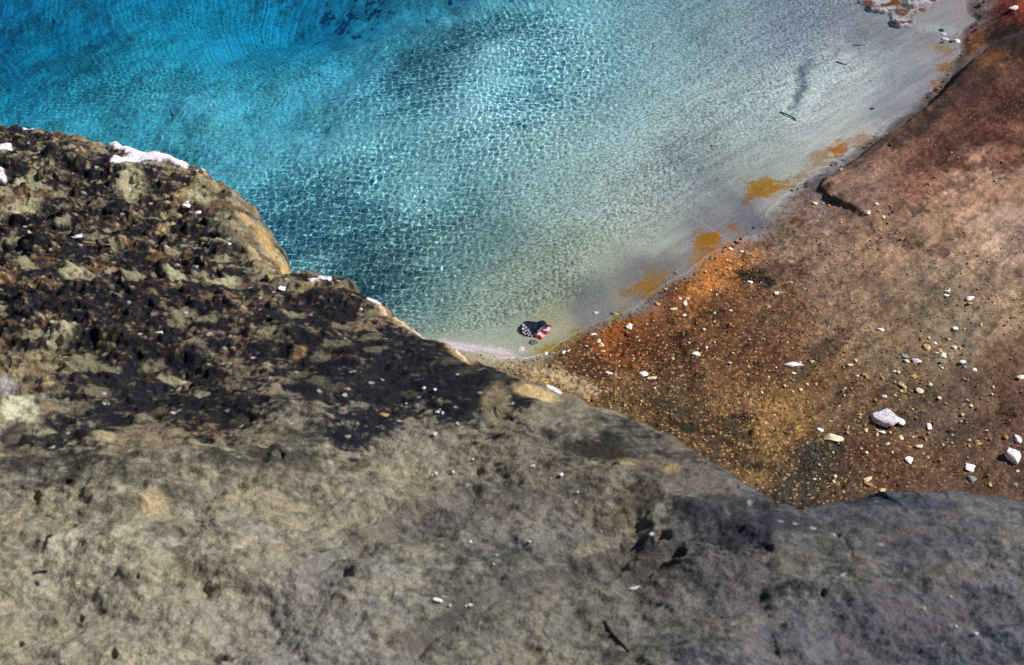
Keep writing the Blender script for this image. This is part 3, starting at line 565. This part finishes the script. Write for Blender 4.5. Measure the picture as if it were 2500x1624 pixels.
S = [
 (1935, 893, 54, 17, 'white', 'flat bright white stone with a pointed right end, widest on the brown bank', 4),
 (2158, 1022, 62, 52, 'mottled', 'largest boulder on the bank, white with black speckles', -38),
 (2199, 1031, 23, 19, 'white', 'small white stone touching the right side of the speckled boulder', 20),
 (2153, 1056, 20, 9, 'white', 'flat white stone just below the speckled boulder', 0),
 (2173, 1057, 9, 7, 'cream', 'tiny cream pebble below the speckled boulder', 0),
 (2031, 1071, 56, 20, 'cream', 'long cream stone above the charcoal gravel patch', 8),
 (2066, 1080, 14, 8, 'tan', 'small tan stone at the right tip of the long cream stone', 0),
 (2004, 1051, 20, 10, 'white', 'small white stone just above left of the long cream stone', 20),
 (2269, 1041, 13, 17, 'white', 'narrow upright white stone alone right of the speckled boulder', 0),
 (2221, 1125, 25, 19, 'white', 'white angular stone on rust brown ground below the pebble scatter', 15),
 (2370, 1144, 29, 26, 'white', 'round white stone casting a black shadow above a grey disc', 20),
 (2371, 1169, 25, 20, 'grey', 'flat grey disc stone below the round white stone', 30),
 (2476, 1116, 42, 34, 'white', 'big white stone near the right side of the bank', 25),
 (2486, 1073, 17, 21, 'white', 'white stone just above the big white stone at the right', 0),
 (2494, 922, 24, 12, 'white', 'white stone at the right border of the tan slope', 0),
 (2238, 882, 24, 14, 'white', 'wide white stone in the upper pebble cluster', 8),
 (2206, 870, 18, 16, 'grey', 'grey stone left of the wide white stone in the upper cluster', -20),
 (2214, 882, 15, 9, 'cream', 'cream pebble between the grey and wide white stones', 0),
 (2304, 868, 18, 13, 'white', 'white stone in the middle of the upper pebble row', 10),
 (2299, 886, 18, 9, 'grey', 'pale grey stone under the middle white stone of the upper row', 5),
 (2282, 838, 16, 8, 'white', 'thin white stone topmost in the upper pebble cluster', 10),
 (2262, 852, 28, 18, 'tan', 'large tan slab stone in the upper pebble cluster', -50),
 (2295, 857, 13, 11, 'tan', 'small tan stone right of the tan slab', 0),
 (2330, 849, 15, 9, 'cream', 'cream stone in the upper pebble row', 0),
 (2345, 852, 10, 9, 'tan', 'tan pebble near the end of the upper pebble row', 0),
 (2355, 845, 10, 9, 'dark', 'dark pebble ending the upper pebble row', 0),
 (2351, 884, 17, 10, 'white', 'white oval stone right of the upper pebble cluster', 15),
 (2379, 904, 11, 9, 'white', 'little white stone below right of the white oval stone', 0),
 (2356, 896, 12, 9, 'grey', 'grey pebble under the white oval stone', 0),
 (2151, 806, 18, 8, 'white', 'flat white stone alone on the olive slope above the clusters', 10),
 (2331, 803, 16, 9, 'white', 'white stone alone on the tan slope, upper right', 20),
 (2369, 730, 20, 14, 'white', 'white triangular stone on the tan slope', 20),
 (2368, 742, 24, 9, 'tan', 'tan rubble stone under the white triangular stone', 0),
 (2313, 711, 16, 6, 'white', 'upper of two thin white stones lying parallel on the slope', 0),
 (2311, 722, 18, 7, 'white', 'lower of two thin white stones lying parallel on the slope', 0),
 (2344, 701, 9, 7, 'dark', 'dark pebble above the white triangular stone', 0),
 (2200, 939, 20, 14, 'tan', 'rounded tan stone above the speckled boulder', 0),
 (2232, 922, 19, 13, 'tan', 'round tan stone ringed by a dark line on the brown bank', 0),
 (2247, 955, 22, 14, 'cream', 'blocky cream stone right of the pinkish stone', 0),
 (2210, 957, 12, 17, 'ochre', 'upright pinkish ochre stone above the speckled boulder', 0),
 (2160, 968, 16, 9, 'white', 'small white oval stone straight above the speckled boulder', 10),
 (2110, 914, 15, 9, 'tan', 'tan stone on the dark strip left of the tan stones', 0),
 (2093, 919, 10, 6, 'white', 'tiny white stone beside a tan stone at the dark strip', 0),
 (2118, 1171, 22, 11, 'cream', 'cream stone topping the chain of stones above the near rock', -10),
 (2124, 1185, 36, 12, 'tan', 'long tan stone in the chain above the near rock', 30),
 (2155, 1199, 20, 11, 'cream', 'cream stone ending the chain above the near rock', 20),
 (2058, 1201, 11, 8, 'tan', 'tan pebble just above the rim of the near rock', 0),
 (2243, 1090, 20, 11, 'cream', 'cream stone on the right of the middle pebble scatter', 0),
 (2168, 1084, 14, 8, 'cream', 'cream pebble on the left of the middle pebble scatter', 0),
 (2200, 1069, 12, 10, 'cream', 'cream pebble at the top of the middle pebble scatter', 0),
 (2220, 1091, 10, 7, 'tan', 'tan pebble inside the middle pebble scatter', 0),
 (2251, 1069, 18, 9, 'dark', 'dark stone right of the middle pebble scatter', 0),
 (2153, 1088, 24, 8, 'dark', 'dark flat stone under the middle pebble scatter', 20),
 (2253, 1108, 12, 9, 'grey', 'grey pebble between the scatter and the white angular stone', 0),
 (2265, 1117, 13, 9, 'tan', 'tan pebble right of the white angular stone', 0),
 (2388, 1083, 18, 12, 'tan', 'tan stone in open brown ground toward the right', 0),
 (2366, 1089, 10, 8, 'ochre', 'ochre pebble left of the tan stone in open brown ground', 0),
 (2457, 1067, 14, 12, 'ochre', 'ochre stone left of the white stones at the right', 0),
 (2418, 1184, 14, 12, 'tan', 'tan stone near the rock rim, lower right', 0),
 (2478, 1184, 16, 10, 'grey', 'grey stone near the rock rim, lower right', 0),
 (2415, 1162, 10, 8, 'ochre', 'ochre pebble below the big white stone at the right', 0),
 (2386, 1002, 14, 10, 'dark', 'dark oval stone alone on the brown slope', 30),
 (1570, 916, 26, 19, 'white', 'chunky white stone on the dark brown ground below the orange stain', 20),
 (1592, 925, 26, 12, 'cream', 'cream stone joined to the right of the chunky white stone', 5),
 (1488, 913, 21, 9, 'white', 'thin white stone left of the chunky white stone', 10),
 (1699, 865, 24, 12, 'white', 'white stone alone amid the brown gravel below the black stain', 0),
 (1673, 741, 13, 12, 'white', 'round white stone in the cluster right of the waterline', 0),
 (1679, 729, 9, 7, 'cream', 'cream pebble above the round white stone of the cluster', 0),
 (1660, 730, 12, 8, 'cream', 'cream pebble topping the cluster right of the waterline', 0),
 (1645, 756, 20, 9, 'cream', 'long cream stone below the waterline cluster', -15),
 (1671, 770, 10, 7, 'white', 'little white stone below the waterline cluster', 0),
 (1605, 742, 14, 10, 'tan', 'tan stone left of the waterline cluster', 0),
 (1455, 764, 15, 10, 'white', 'white stone alone in the shallow water', 0),
 (1500, 766, 20, 14, 'grey', 'pale grey stone with dark outline at the water edge', -15),
 (1537, 797, 17, 19, 'white', 'upright white stone above the orange stain', 10),
 (1450, 818, 17, 9, 'white', 'white stone at the water edge left of the orange stain', 0),
 (1461, 833, 12, 12, 'cream', 'cream stone just below the white stone at the water edge', 0),
 (1468, 843, 16, 12, 'cream', 'cream lump at the lower left of the orange stain', 0),
 (1472, 858, 13, 5, 'cream', 'thin cream sliver below the cream lump', 0),
 (1376, 861, 10, 12, 'white', 'white pebble at the left tip of the waterline', 20),
 (1388, 857, 10, 9, 'cream', 'cream pebble right of the white pebble at the left tip', 30),
 (1333, 865, 11, 12, 'white', 'white stone below the cap at the water edge', 0),
 (1348, 863, 14, 8, 'wetgrey', 'wet grey stone between the white stones below the cap', 0),
 (1274, 854, 17, 17, 'white', 'white crusted stone in the water, lower left of the cap', 0),
 (1301, 837, 28, 15, 'wetgrey', 'submerged grey slab directly below the cap', 8),
 (1784, 609, 13, 9, 'white', 'white stone at the top of the orange gravel strip', 10),
 (1812, 615, 9, 7, 'white', 'smaller white stone right of the top of the orange strip', 0),
 (1829, 690, 18, 9, 'white', 'white sliver lying in the black stain', 20),
 (1896, 716, 16, 10, 'white', 'white stone below right of the black stain', 0),
 (1784, 759, 10, 7, 'white', 'white pebble at the end of the thin dark crack', 0),
 (1650, 667, 14, 9, 'tan', 'olive tan stone at the waterline left of the orange strip', 0),
 (1876, 749, 13, 9, 'tan', 'tan stone on the brown ground below the black stain', 0),
 (1962, 706, 12, 8, 'grey', 'grey stone on the brown ground right of the black stain', 0),
 (2142, 745, 10, 8, 'tan', 'tan pebble alone in the middle of the brown slope', 0),
 (1937, 912, 14, 6, 'white', 'thin white stone under the flat bright white stone', 0),
 (2304, 82, 16, 8, 'white', 'white stone in the dark stone row in the far shallows', 0),
 (2308, 95, 18, 9, 'white', 'lower white stone of the dark stone row in the far shallows', 0),
 (2300, 74, 14, 9, 'dark', 'dark stone topmost in the row in the far shallows', 0),
 (2338, 101, 14, 9, 'white', 'right white stone of the row in the far shallows', 0),
 (2322, 101, 14, 8, 'dark', 'dark stone between the white stones in the far shallows', 0),
 (2300, 103, 12, 6, 'dark', 'dark stone at the left foot of the far row', 0),
 (2475, 22, 26, 12, 'white', 'white stone beside the dark hollow at the far right', 0),
 (2393, 13, 18, 12, 'dark', 'dark stone on the lilac flat at the far right', 0),
 (2129, 264, 12, 7, 'dark', 'dark stone lying in pale sediment under shallow water', 20),
 (2175, 352, 12, 7, 'dark', 'dark stone in the shallows beside the bank lip', 10),
 (2268, 449, 9, 7, 'ochre', 'ochre pebble on the slope below the red ground', 0),
 (2140, 498, 10, 7, 'cream', 'cream pebble on the slope by the hooked lip', 0),
 (2120, 520, 14, 9, 'cream', 'cream stone in the pebble scatter below the hooked lip', 0),
 (2157, 531, 12, 8, 'cream', 'cream stone at the right of the scatter below the lip', 0),
 (2145, 515, 12, 8, 'ochre', 'ochre stone in the scatter below the lip', 0),
 (2170, 545, 12, 7, 'ochre', 'ochre stone lowest in the scatter below the lip', 0),
 (2180, 518, 10, 7, 'dark', 'dark stone right of the scatter below the lip', 0),
 (1990, 497, 12, 8, 'cream', 'cream pebble just left of the hooked lip', 0),
 (2025, 503, 10, 8, 'ochre', 'ochre pebble at the foot of the hooked lip', 0),
 (2054, 415, 12, 7, 'tan', 'tan stone perched on the pool side of the lip', 0),
]
for (u, v, w, h, kd, lab, rot) in S:
    make_stone(u, v, w, h, kd, lab, rot=-rot)
make_stone(1175, 905, 34, 22, 'mottled', 'white stone on the near rock rim, larger of a touching pair', rot=-12, rock_=True)
make_stone(1209, 909, 24, 18, 'white', 'white stone on the near rock rim, smaller of a touching pair', rot=0, rock_=True)
make_stone(386, 822, 36, 28, 'mottled', 'whitish crusted stone alone on the dark near rock', rot=15, rock_=True)
make_stone(456, 502, 24, 17, 'white', 'white stone on the upper left rock, left of two', rot=5, rock_=True)
make_stone(486, 519, 18, 14, 'white', 'white stone on the upper left rock, right of two', rot=0, rock_=True)
make_stone(557, 597, 17, 9, 'white', 'small white stone on the dark nose of the near rock', rock_=True)
make_stone(693, 705, 28, 14, 'white', 'white wedge stone below the nose of the near rock', rot=-15, rock_=True)
make_stone(186, 580, 32, 14, 'mottled', 'speckled stone beside the straw on the near rock', rock_=True)
make_stone(1068, 1465, 28, 10, 'white', 'white chip on the tan lower part of the near rock', rot=-15, rock_=True)
make_stone(1553, 1435, 36, 9, 'mottled', 'long pale chip on the grey lower part of the near rock', rot=18, rock_=True)
make_stone(940, 1015, 28, 14, 'tan', 'pinkish tan lump on the near rock below the dark crust', rot=12, rock_=True)
make_stone(1100, 832, 18, 14, 'white', 'white stone at the rusty rim of the near rock', rock_=True)
make_stone(1054, 801, 16, 8, 'white', 'white stone further up the rusty rim of the near rock', rot=-20, rock_=True)
make_stone(75, 700, 18, 12, 'tan', 'tan pebble pair mate on the dark left of the near rock', rock_=True)
make_stone(98, 712, 14, 12, 'cream', 'cream pebble on the dark left of the near rock', rock_=True)
make_stone(30, 1065, 60, 60, 'dark', 'black and rust lump at the left border of the near rock', rock_=True, tall=.3)

spark = [(1062, 955), (1035, 952), (992, 988), (1068, 1010), (1080, 1012), (1074, 1003), (1062, 1063), (1116, 1036), (1118, 1040), (1255, 1022), (1200, 1042), (1236, 1043), (1393, 1042), (1057, 1163), (1063, 1160), (1106, 1156), (1155, 1124), (1300, 1142), (1387, 1125), (1440, 1138), (1432, 1130), (1485, 1155), (1540, 1160), (1548, 1168), (1530, 1165), (1685, 1158), (1410, 1205), (1405, 1230), (1147, 1328), (1205, 1380), (1293, 1326), (1590, 1308), (1468, 1300), (1756, 1330), (1098, 1482), (1138, 1482), (1148, 1482), (2254, 1489), (2333, 1532), (2380, 1552), (2320, 1460), (1290, 1035), (880, 760), (1345, 1170), (1370, 1162)]
gm = tri_mesh('quartz_glint', stone_co(ICO2[0], 3, 8, (.6, .9), 0), ICO2[1], M_stone['white'])  # matte white grains stand in for glints, put into the colour
for i, (u, v) in enumerate(spark):
    x, y, z = hit(u, v, True); r = (5.5+2.5*math.sin(i*2.3))*.8*math.sqrt(x*x+y*y+(z-CAMZ)**2)/2500/FOC
    o = bpy.data.objects.new('quartz_glint', gm); o.location = (x, y, z+.35*r+.003); o.scale = (r, r, r*.8); o.rotation_euler = (i, i*2., 0)
    link(o, 'tiny quartz glint on the near rock, painted plain white', 'crystal', 'quartz glints on the near rock')

# small pebbles, individually placed on the bank (repeats)
protos = {}
for kd, lab_ in (('cream', 'small cream pebble among the gravel of the brown bank'), ('ochre', 'small ochre pebble among the gravel of the brown bank'), ('tan', 'small tan pebble among the gravel of the brown bank'), ('dark', 'small dark pebble lying along the waterline'), ('greyish', 'small grey pebble lying along the waterline')):
    protos[kd] = []
    for j in range(5):
        co = stone_co(ICO2[0], 900+j+hash(len(kd)) % 50, 12, (.5, .9), .04); co = co/np.abs(co).max(0)
        protos[kd].append((tri_mesh('pebble', co, ICO2[1], M_stone[kd]), lab_))
rg = np.random.default_rng(11)
zones = [((1560, 640), (1800, 760), 14, (5, 9)), ((1230, 890), (1600, 1020), 30, (5, 9)), ((1420, 780), (1600, 900), 26, (5, 9)), ((1600, 700), (1800, 900), 34, (5, 10)), ((1720, 610), (1800, 680), 14, (5, 9)), ((1780, 780), (2080, 1000), 40, (5, 10)),
         ((1850, 1000), (2100, 1180), 30, (5, 11)), ((2050, 880), (2300, 1130), 44, (6, 12)), ((2150, 820), (2400, 900), 16, (6, 10)), ((2300, 900), (2500, 1190), 26, (6, 11)), ((2000, 480), (2200, 590), 18, (4, 8)), ((2200, 600), (2480, 820), 16, (4, 8)), ((2150, 300), (2480, 520), 16, (4, 8))]
def behind_rock(u, v):
    eu = [p[0] for p in EDGE]; ev = [p[1] for p in EDGE]
    return v > np.interp(u, eu, ev) - 6
def px_hit_many(us, vs):
    z = np.zeros(len(us)); dx, dy, dz = ray(us, vs)
    for k in range(5):
        t = (z-CAMZ)/dz; x, y = dx*t, dy*t; z = np.maximum(ground_h(x, y), -.3)
    return x, y, z
us, vs, ws = [], [], []
for (a, b), (c, d), n, (s0, s1) in [(z_[0], z_[1], z_[2], z_[3]) for z_ in zones]:
    k = 0
    while k < n:
        u, v = rg.uniform(a, c), rg.uniform(b, d)
        if behind_rock(u, v): continue
        us.append(u); vs.append(v); ws.append(rg.uniform(s0, s1)**1.0); k += 1
wl = np.array([p for p in WL if p[0] > 1500]); n0 = len(us)
for i in range(80):
    t = rg.uniform(0, len(wl)-1.01); j = int(t); p = wl[j]*(1-t+j)+wl[j+1]*(t-j)
    us.append(p[0]+rg.normal()*5+3); vs.append(p[1]+rg.normal()*4+3); ws.append(rg.uniform(4, 9))
us, vs, ws = map(np.array, (us, vs, ws)); xs, ys, zs = px_hit_many(us, vs)
for i in range(len(us)):
    if zs[i] < .005 and i < n0: continue
    kd = ['cream', 'ochre', 'tan'][int(rg.choice(3, p=[.4, .25, .35]))] if i < n0 else ('dark', 'greyish')[int(rg.random() < .35)]
    me, lab_ = protos[kd][i % 5]
    o = bpy.data.objects.new('pebble', me); k = math.hypot(xs[i], ys[i], ) ; k = math.sqrt(xs[i]**2+ys[i]**2+CAMZ**2)/2500/FOC
    r = ws[i]*k/2
    o.location = (xs[i], ys[i], zs[i]+.3*r); o.scale = (r, r*rg.uniform(.6, 1), r*rg.uniform(.5, .8)); o.rotation_euler = (rg.uniform(-.3, .3), rg.uniform(-.3, .3), rg.uniform(0, 6.28))
    link(o, lab_, 'pebble', kd+(' pebbles scattered over the bank' if i < n0 else ' pebbles along the waterline'))

# gravel: one mass of crumbs
def scatter_mass(name, n, region, size, cols, seed, zmin=.0, label=None, dens=None, base=ICO1):
    rg = np.random.default_rng(seed); us, vs = [], []
    (a, b), (c, d) = region
    us = rg.uniform(a, c, n*3); vs = rg.uniform(b, d, n*3)
    ok = ~behind_rock(us, vs)
    if dens is not None: ok &= rg.uniform(0, 1, n*3) < dens(us, vs)
    us, vs = us[ok][:n], vs[ok][:n]; xs, ys, zs = px_hit_many(us, vs)
    ok = zs > zmin; us, vs, xs, ys, zs = [q_[ok] for q_ in (us, vs, xs, ys, zs)]
    m = len(xs); nb = len(base[0])
    var = [stone_co(base[0], 300+j, 7, (.5, .9), 0) for j in range(12)]
    V_ = np.stack(var)[rg.integers(0, 12, m)]
    sz = (size[0]*(size[1]/size[0])**(rg.uniform(0, 1, m)**2.2))*np.sqrt(xs**2+ys**2+CAMZ**2)/2500/FOC/2
    th = rg.uniform(0, 6.28, m); c_, s_ = np.cos(th), np.sin(th)
    V_ = V_*np.stack([np.ones(m), rg.uniform(.6, 1, m), rg.uniform(.45, .85, m)], -1)[:, None]*sz[:, None, None]
    xx = V_[..., 0]*c_[:, None]-V_[..., 1]*s_[:, None]; yy_ = V_[..., 0]*s_[:, None]+V_[..., 1]*c_[:, None]
    co = np.stack([xx+xs[:, None], yy_+ys[:, None], V_[..., 2]+(zs+.3*sz)[:, None]], -1).reshape(-1, 3)
    f = (base[1][None]+np.arange(m)[:, None, None]*nb).reshape(-1, 3)
    cols = np.array([lin(*q_) for q_ in cols]); cc = cols[rg.integers(0, len(cols), m)]*rg.uniform(.6, 1.25, m)[:, None]
    # crumbs share the iron stain of the ground they lie in
    st_ = idw([p for p, _ in dc_], [lin(*q_) for _, q_ in dc_], us, vs, 4.5, 28.)
    cc = (cc*.42+.58*st_*1.7)*np.clip(.75+.8*fbm(us, vs, 60, 3, 5), .4, 1.3)[:, None]
    me = tri_mesh(name, co, f, M_grav, colour=np.repeat(cc, nb, 0))
    o = bpy.data.objects.new(name, me); link(o, label, kind='stuff'); return o
M_grav = ground_mat('gravel_crumbs', .85, .3, (120, 300), .1, .2, .002)
dens = lambda u, v: idw([p for p, _ in gravel_pts], [q_ for _, q_ in gravel_pts], u, v)[..., 0]**1.3*(.35+.9*sm(-.1, .3, fbm(u, v*1.4, 90, 3, 7)))
scatter_mass('gravel', 26000, ((1130, 560), (2520, 1225)), (1.9, 7.0), [(214, 176, 118), (186, 144, 90), (140, 100, 62), (222, 200, 160), (100, 68, 44), (70, 48, 36)], 77, .0, 'ochre and cream gravel crumbs spread over the brown bank', dens)

# ------------------------------------------------------------------ twigs and straw
def tube(name, pts, r, mat, label, cat):
    pts = np.array(pts, float); n = len(pts); k = 6; co = []; f = []
    for i in range(n):
        d = pts[min(i+1, n-1)]-pts[max(i-1, 0)]; d /= np.linalg.norm(d)
        a = np.cross(d, [0, 0, 1.]); a /= np.linalg.norm(a)+1e-9; b = np.cross(d, a)
        rr = r*(1-.5*i/(n-1))*(1+.15*math.sin(3.1*i))
        for j in range(k):
            t = 2*math.pi*j/k; co.append(pts[i]+rr*(math.cos(t)*a+math.sin(t)*b))
    for i in range(n-1):
        for j in range(k): f.append((i*k+j, i*k+(j+1) % k, (i+1)*k+(j+1) % k, (i+1)*k+j))
    c0 = np.mean(co, 0)
    me = tri_mesh(name, np.array(co)-c0, f, mat, True)
    o = bpy.data.objects.new(name, me); o.location = c0; return link(o, label, cat)
def on(u, v, rock_, up=.01):
    x, y, z = hit(u, v, rock_); return (x, y, z+up)
def twig(path, r, mat, rock_, label, cat='twig', name='twig', up=.003):
    P = []
    for i in range(len(path)-1):
        for t in np.linspace(0, 1, 5)[:-1]:
            P.append(on(path[i][0]*(1-t)+path[i+1][0]*t, path[i][1]*(1-t)+path[i+1][1]*t, rock_, up))
    P.append(on(*path[-1], rock_, up)); tube(name, P, r, mat, label, cat)
twig([(1476, 1521), (1490, 1545), (1512, 1568), (1535, 1592)], .0042, M_twig, True, 'dark thin twig lying on the lower middle of the near rock')
twig([(1912, 1405), (1928, 1417), (1944, 1427)], .004, M_twig, True, 'short dark twig on the grey part of the near rock')
twig([(176, 589), (220, 594), (260, 599), (300, 601)], .003, M_straw, True, 'pale dry straw on the dark upper left rock', 'straw', 'straw')
twig([(82, 1402), (100, 1398), (116, 1396)], .004, M_twig, True, 'tiny dark twig at the left of the near rock')
twig([(1905, 270), (1920, 276), (1933, 282), (1945, 292)], .013, M_twig, False, 'thick dark stick at the foot of the channel in the shallows', up=.004)
twig([(2043, 147), (2053, 152), (2068, 155)], .014, M_twig, False, 'curved dark stick in pale sediment above the channel')
twig([(1736, 353), (1744, 354), (1751, 355)], .011, M_twig, False, 'short dark stick on the grey mud')
twig([(2083, 108), (2098, 108), (2112, 107)], .010, M_twig, False, 'straight dark stick far out in the shallows')

# ------------------------------------------------------------------ cap with stars and stripes
def in_star(x, y, cx, cy, r, rot=0.):
    a = np.arctan2(y-cy, x-cx)+rot+math.pi/2; d = np.hypot(x-cx, y-cy)/r
    s = np.mod(a, 2*math.pi/5); s = np.minimum(s, 2*math.pi/5-s)
    ri = .42; p1 = (1., 0.); ang = math.pi/5; p2 = (ri*math.cos(ang), ri*math.sin(ang))
    px_, py_ = d*np.cos(s), d*np.sin(s)
    return ((p2[0]-p1[0])*(py_-p1[1])-(p2[1]-p1[1])*(px_-p1[0])) > 0
# drawing units: 12.88 per photo pixel, origin where the bill meets the crown
k_ = .00375/12.88; sv = 1/math.sin(math.radians(42))
cx0, cy0, cz0 = hit(1305, 812)
OUT_CROWN = [(1000, 640), (1050, 540), (1160, 512), (1220, 490), (1300, 462), (1400, 462), (1450, 520), (1530, 585), (1632, 622), (1600, 710), (1555, 805), (1480, 872), (1400, 960), (1325, 1015), (1270, 1085), (1200, 1025), (1120, 995), (1060, 960), (1010, 860), (980, 740)]
OUT_BILL = [(1120, 995), (1050, 990), (950, 972), (800, 930), (690, 862), (628, 782), (608, 700), (640, 615), (715, 545), (800, 482), (900, 468), (1050, 488), (1170, 515), (1190, 640), (1170, 800)]
def smooth_poly(P, n):
    P = np.array(P, float); m = len(P); t = np.linspace(0, m, n, endpoint=False); i = t.astype(int); f = (t-i)[:, None]
    p0, p1, p2, p3 = P[(i-1) % m], P[i % m], P[(i+1) % m], P[(i+2) % m]
    return .5*((2*p1)+(-p0+p2)*f+(2*p0-5*p1+4*p2-p3)*f*f+(-p0+3*p1-3*p2+p3)*f**3)
def cap_part(name, P, centre, hfun, cfun, mat, zoff=0., thick=.003):
    n, m = 150, 48; o = smooth_poly(P, n); c = np.array(centre)
    rr = np.linspace(0, 1, m); G = c+(o[None]-c)*rr[1:, None, None]
    pts = np.concatenate([[c], G.reshape(-1, 2)]); r = np.concatenate([[0], np.repeat(rr[1:], n)])
    z = hfun(pts[:, 0], pts[:, 1], r)+zoff
    X_ = (pts[:, 0]-1120)*k_; Y_ = -(pts[:, 1]-770)*k_*sv; Y_ = Y_-z/math.tan(math.radians(42))*.9   # stands at its height
    co = np.stack([X_, Y_, z], -1); N = len(co)
    f = [(0, 1+(j+1) % n, 1+j) for j in range(n)]; tri = [t[::-1] for t in f]
    faces = [list(t) for t in f]
    for i in range(m-2):
        a = 1+i*n; b = a+n
        faces += [[a+j, a+(j+1) % n, b+(j+1) % n, b+j] for j in range(n)]
    me = bpy.data.meshes.new(name)
    low = co-np.array([0, 0, thick]); co2 = np.concatenate([co, low])
    L = [[q_+N for q_ in t][::-1] for t in faces]
    a = 1+(m-2)*n
    rim = [[a+j, a+(j+1) % n, N+a+(j+1) % n, N+a+j] for j in range(n)]
    me.from_pydata(co2.tolist(), [], faces+L+rim); me.update(); me.materials.append(mat)
    for p in me.polygons: p.use_smooth = True
    col = cfun(pts[:, 0], pts[:, 1]); set_colour(me, np.concatenate([col, col]))
    return bpy.data.objects.new(name, me)
NAVY, RED, WHT = lin(16, 17, 48), lin(190, 22, 34), lin(245, 236, 242)
def bill_col(x, y):
    c = np.ones((len(x), 3))*NAVY
    for sx_, sy_, r in [(752, 602, 56), (735, 712, 56), (825, 668, 46), (748, 818, 42), (892, 742, 38), (822, 772, 38), (800, 878, 38), (930, 802, 34), (872, 856, 34), (955, 872, 36), (915, 925, 34), (1012, 942, 36)]:
        c[in_star(x, y, sx_, sy_, r*1.08)] = WHT
    return c
def crown_col(x, y):
    c = np.ones((len(x), 3))*NAVY
    # panel border: small star band, then stripes to the lower right
    bx = [1000, 1120, 1200, 1300, 1400, 1470, 1490]; by = [980, 900, 820, 745, 705, 690, 640]
    band = np.interp(x, bx, by)
    stripes = (y > band+4) | ((x > 1440) & (y > 520+1.5*(1470-x)) & (x > 1400+.62*(y-460)))
    s = (y-band)*.55 - (x-1200)*.62
    red = np.sin((y*.80-(x-1150)*.34+18+22*np.sin(x/60))/104*math.pi) < 0
    c = np.where(stripes[:, None], np.where(red[:, None], RED, WHT), c)
    for i in range(11):
        for j in range(2):
            sx_ = 1020+42*i; sy_ = np.interp(sx_, bx, by)-30-42*j
            if sx_ < 1430: c[in_star(x, y, sx_, sy_, 14) & ~stripes] = WHT
    return c
q = NT('printed_cotton'); at = q.n('ShaderNodeAttribute', attribute_name='tone'); b = q.n('ShaderNodeBsdfPrincipled', i_Roughness=.7)
q.l(at.outputs['Color'], b.inputs['Base Color']); q.l(b.outputs[0], q.out.inputs[0]); M_cap = q.m
cap = bpy.data.objects.new('cap', None); cap.location = (cx0+(1120-1095)*k_*0, cy0, max(cz0, -.05)+.0)
link(cap, 'navy cap with white stars and red and white stripes lying at the water edge', 'cap')
xx0, yy0 = at_z(1220+1120/12.88, 750+770/12.88, cap.location.z); cap.location.x = float(xx0); cap.location.y = float(yy0)
bh = lambda x, y, r: .010+.014*(1-((y-730)/270)**2).clip(0, 1)*(1-r**6*.6)
ch_ = lambda x, y, r: .006+.040*np.sqrt((1-r**2.4).clip(0, 1))*(1-.42*np.exp(-((x-1170)/60)**2)*(y < 700)) + .006*np.sin(x/45+y/60)*(1-r**4)
o = cap_part('bill', OUT_BILL, (900, 730), bh, bill_col, M_cap); link(o, parent=cap)
o = cap_part('crown', OUT_CROWN, (1300, 740), ch_, crown_col, M_cap); link(o, parent=cap)
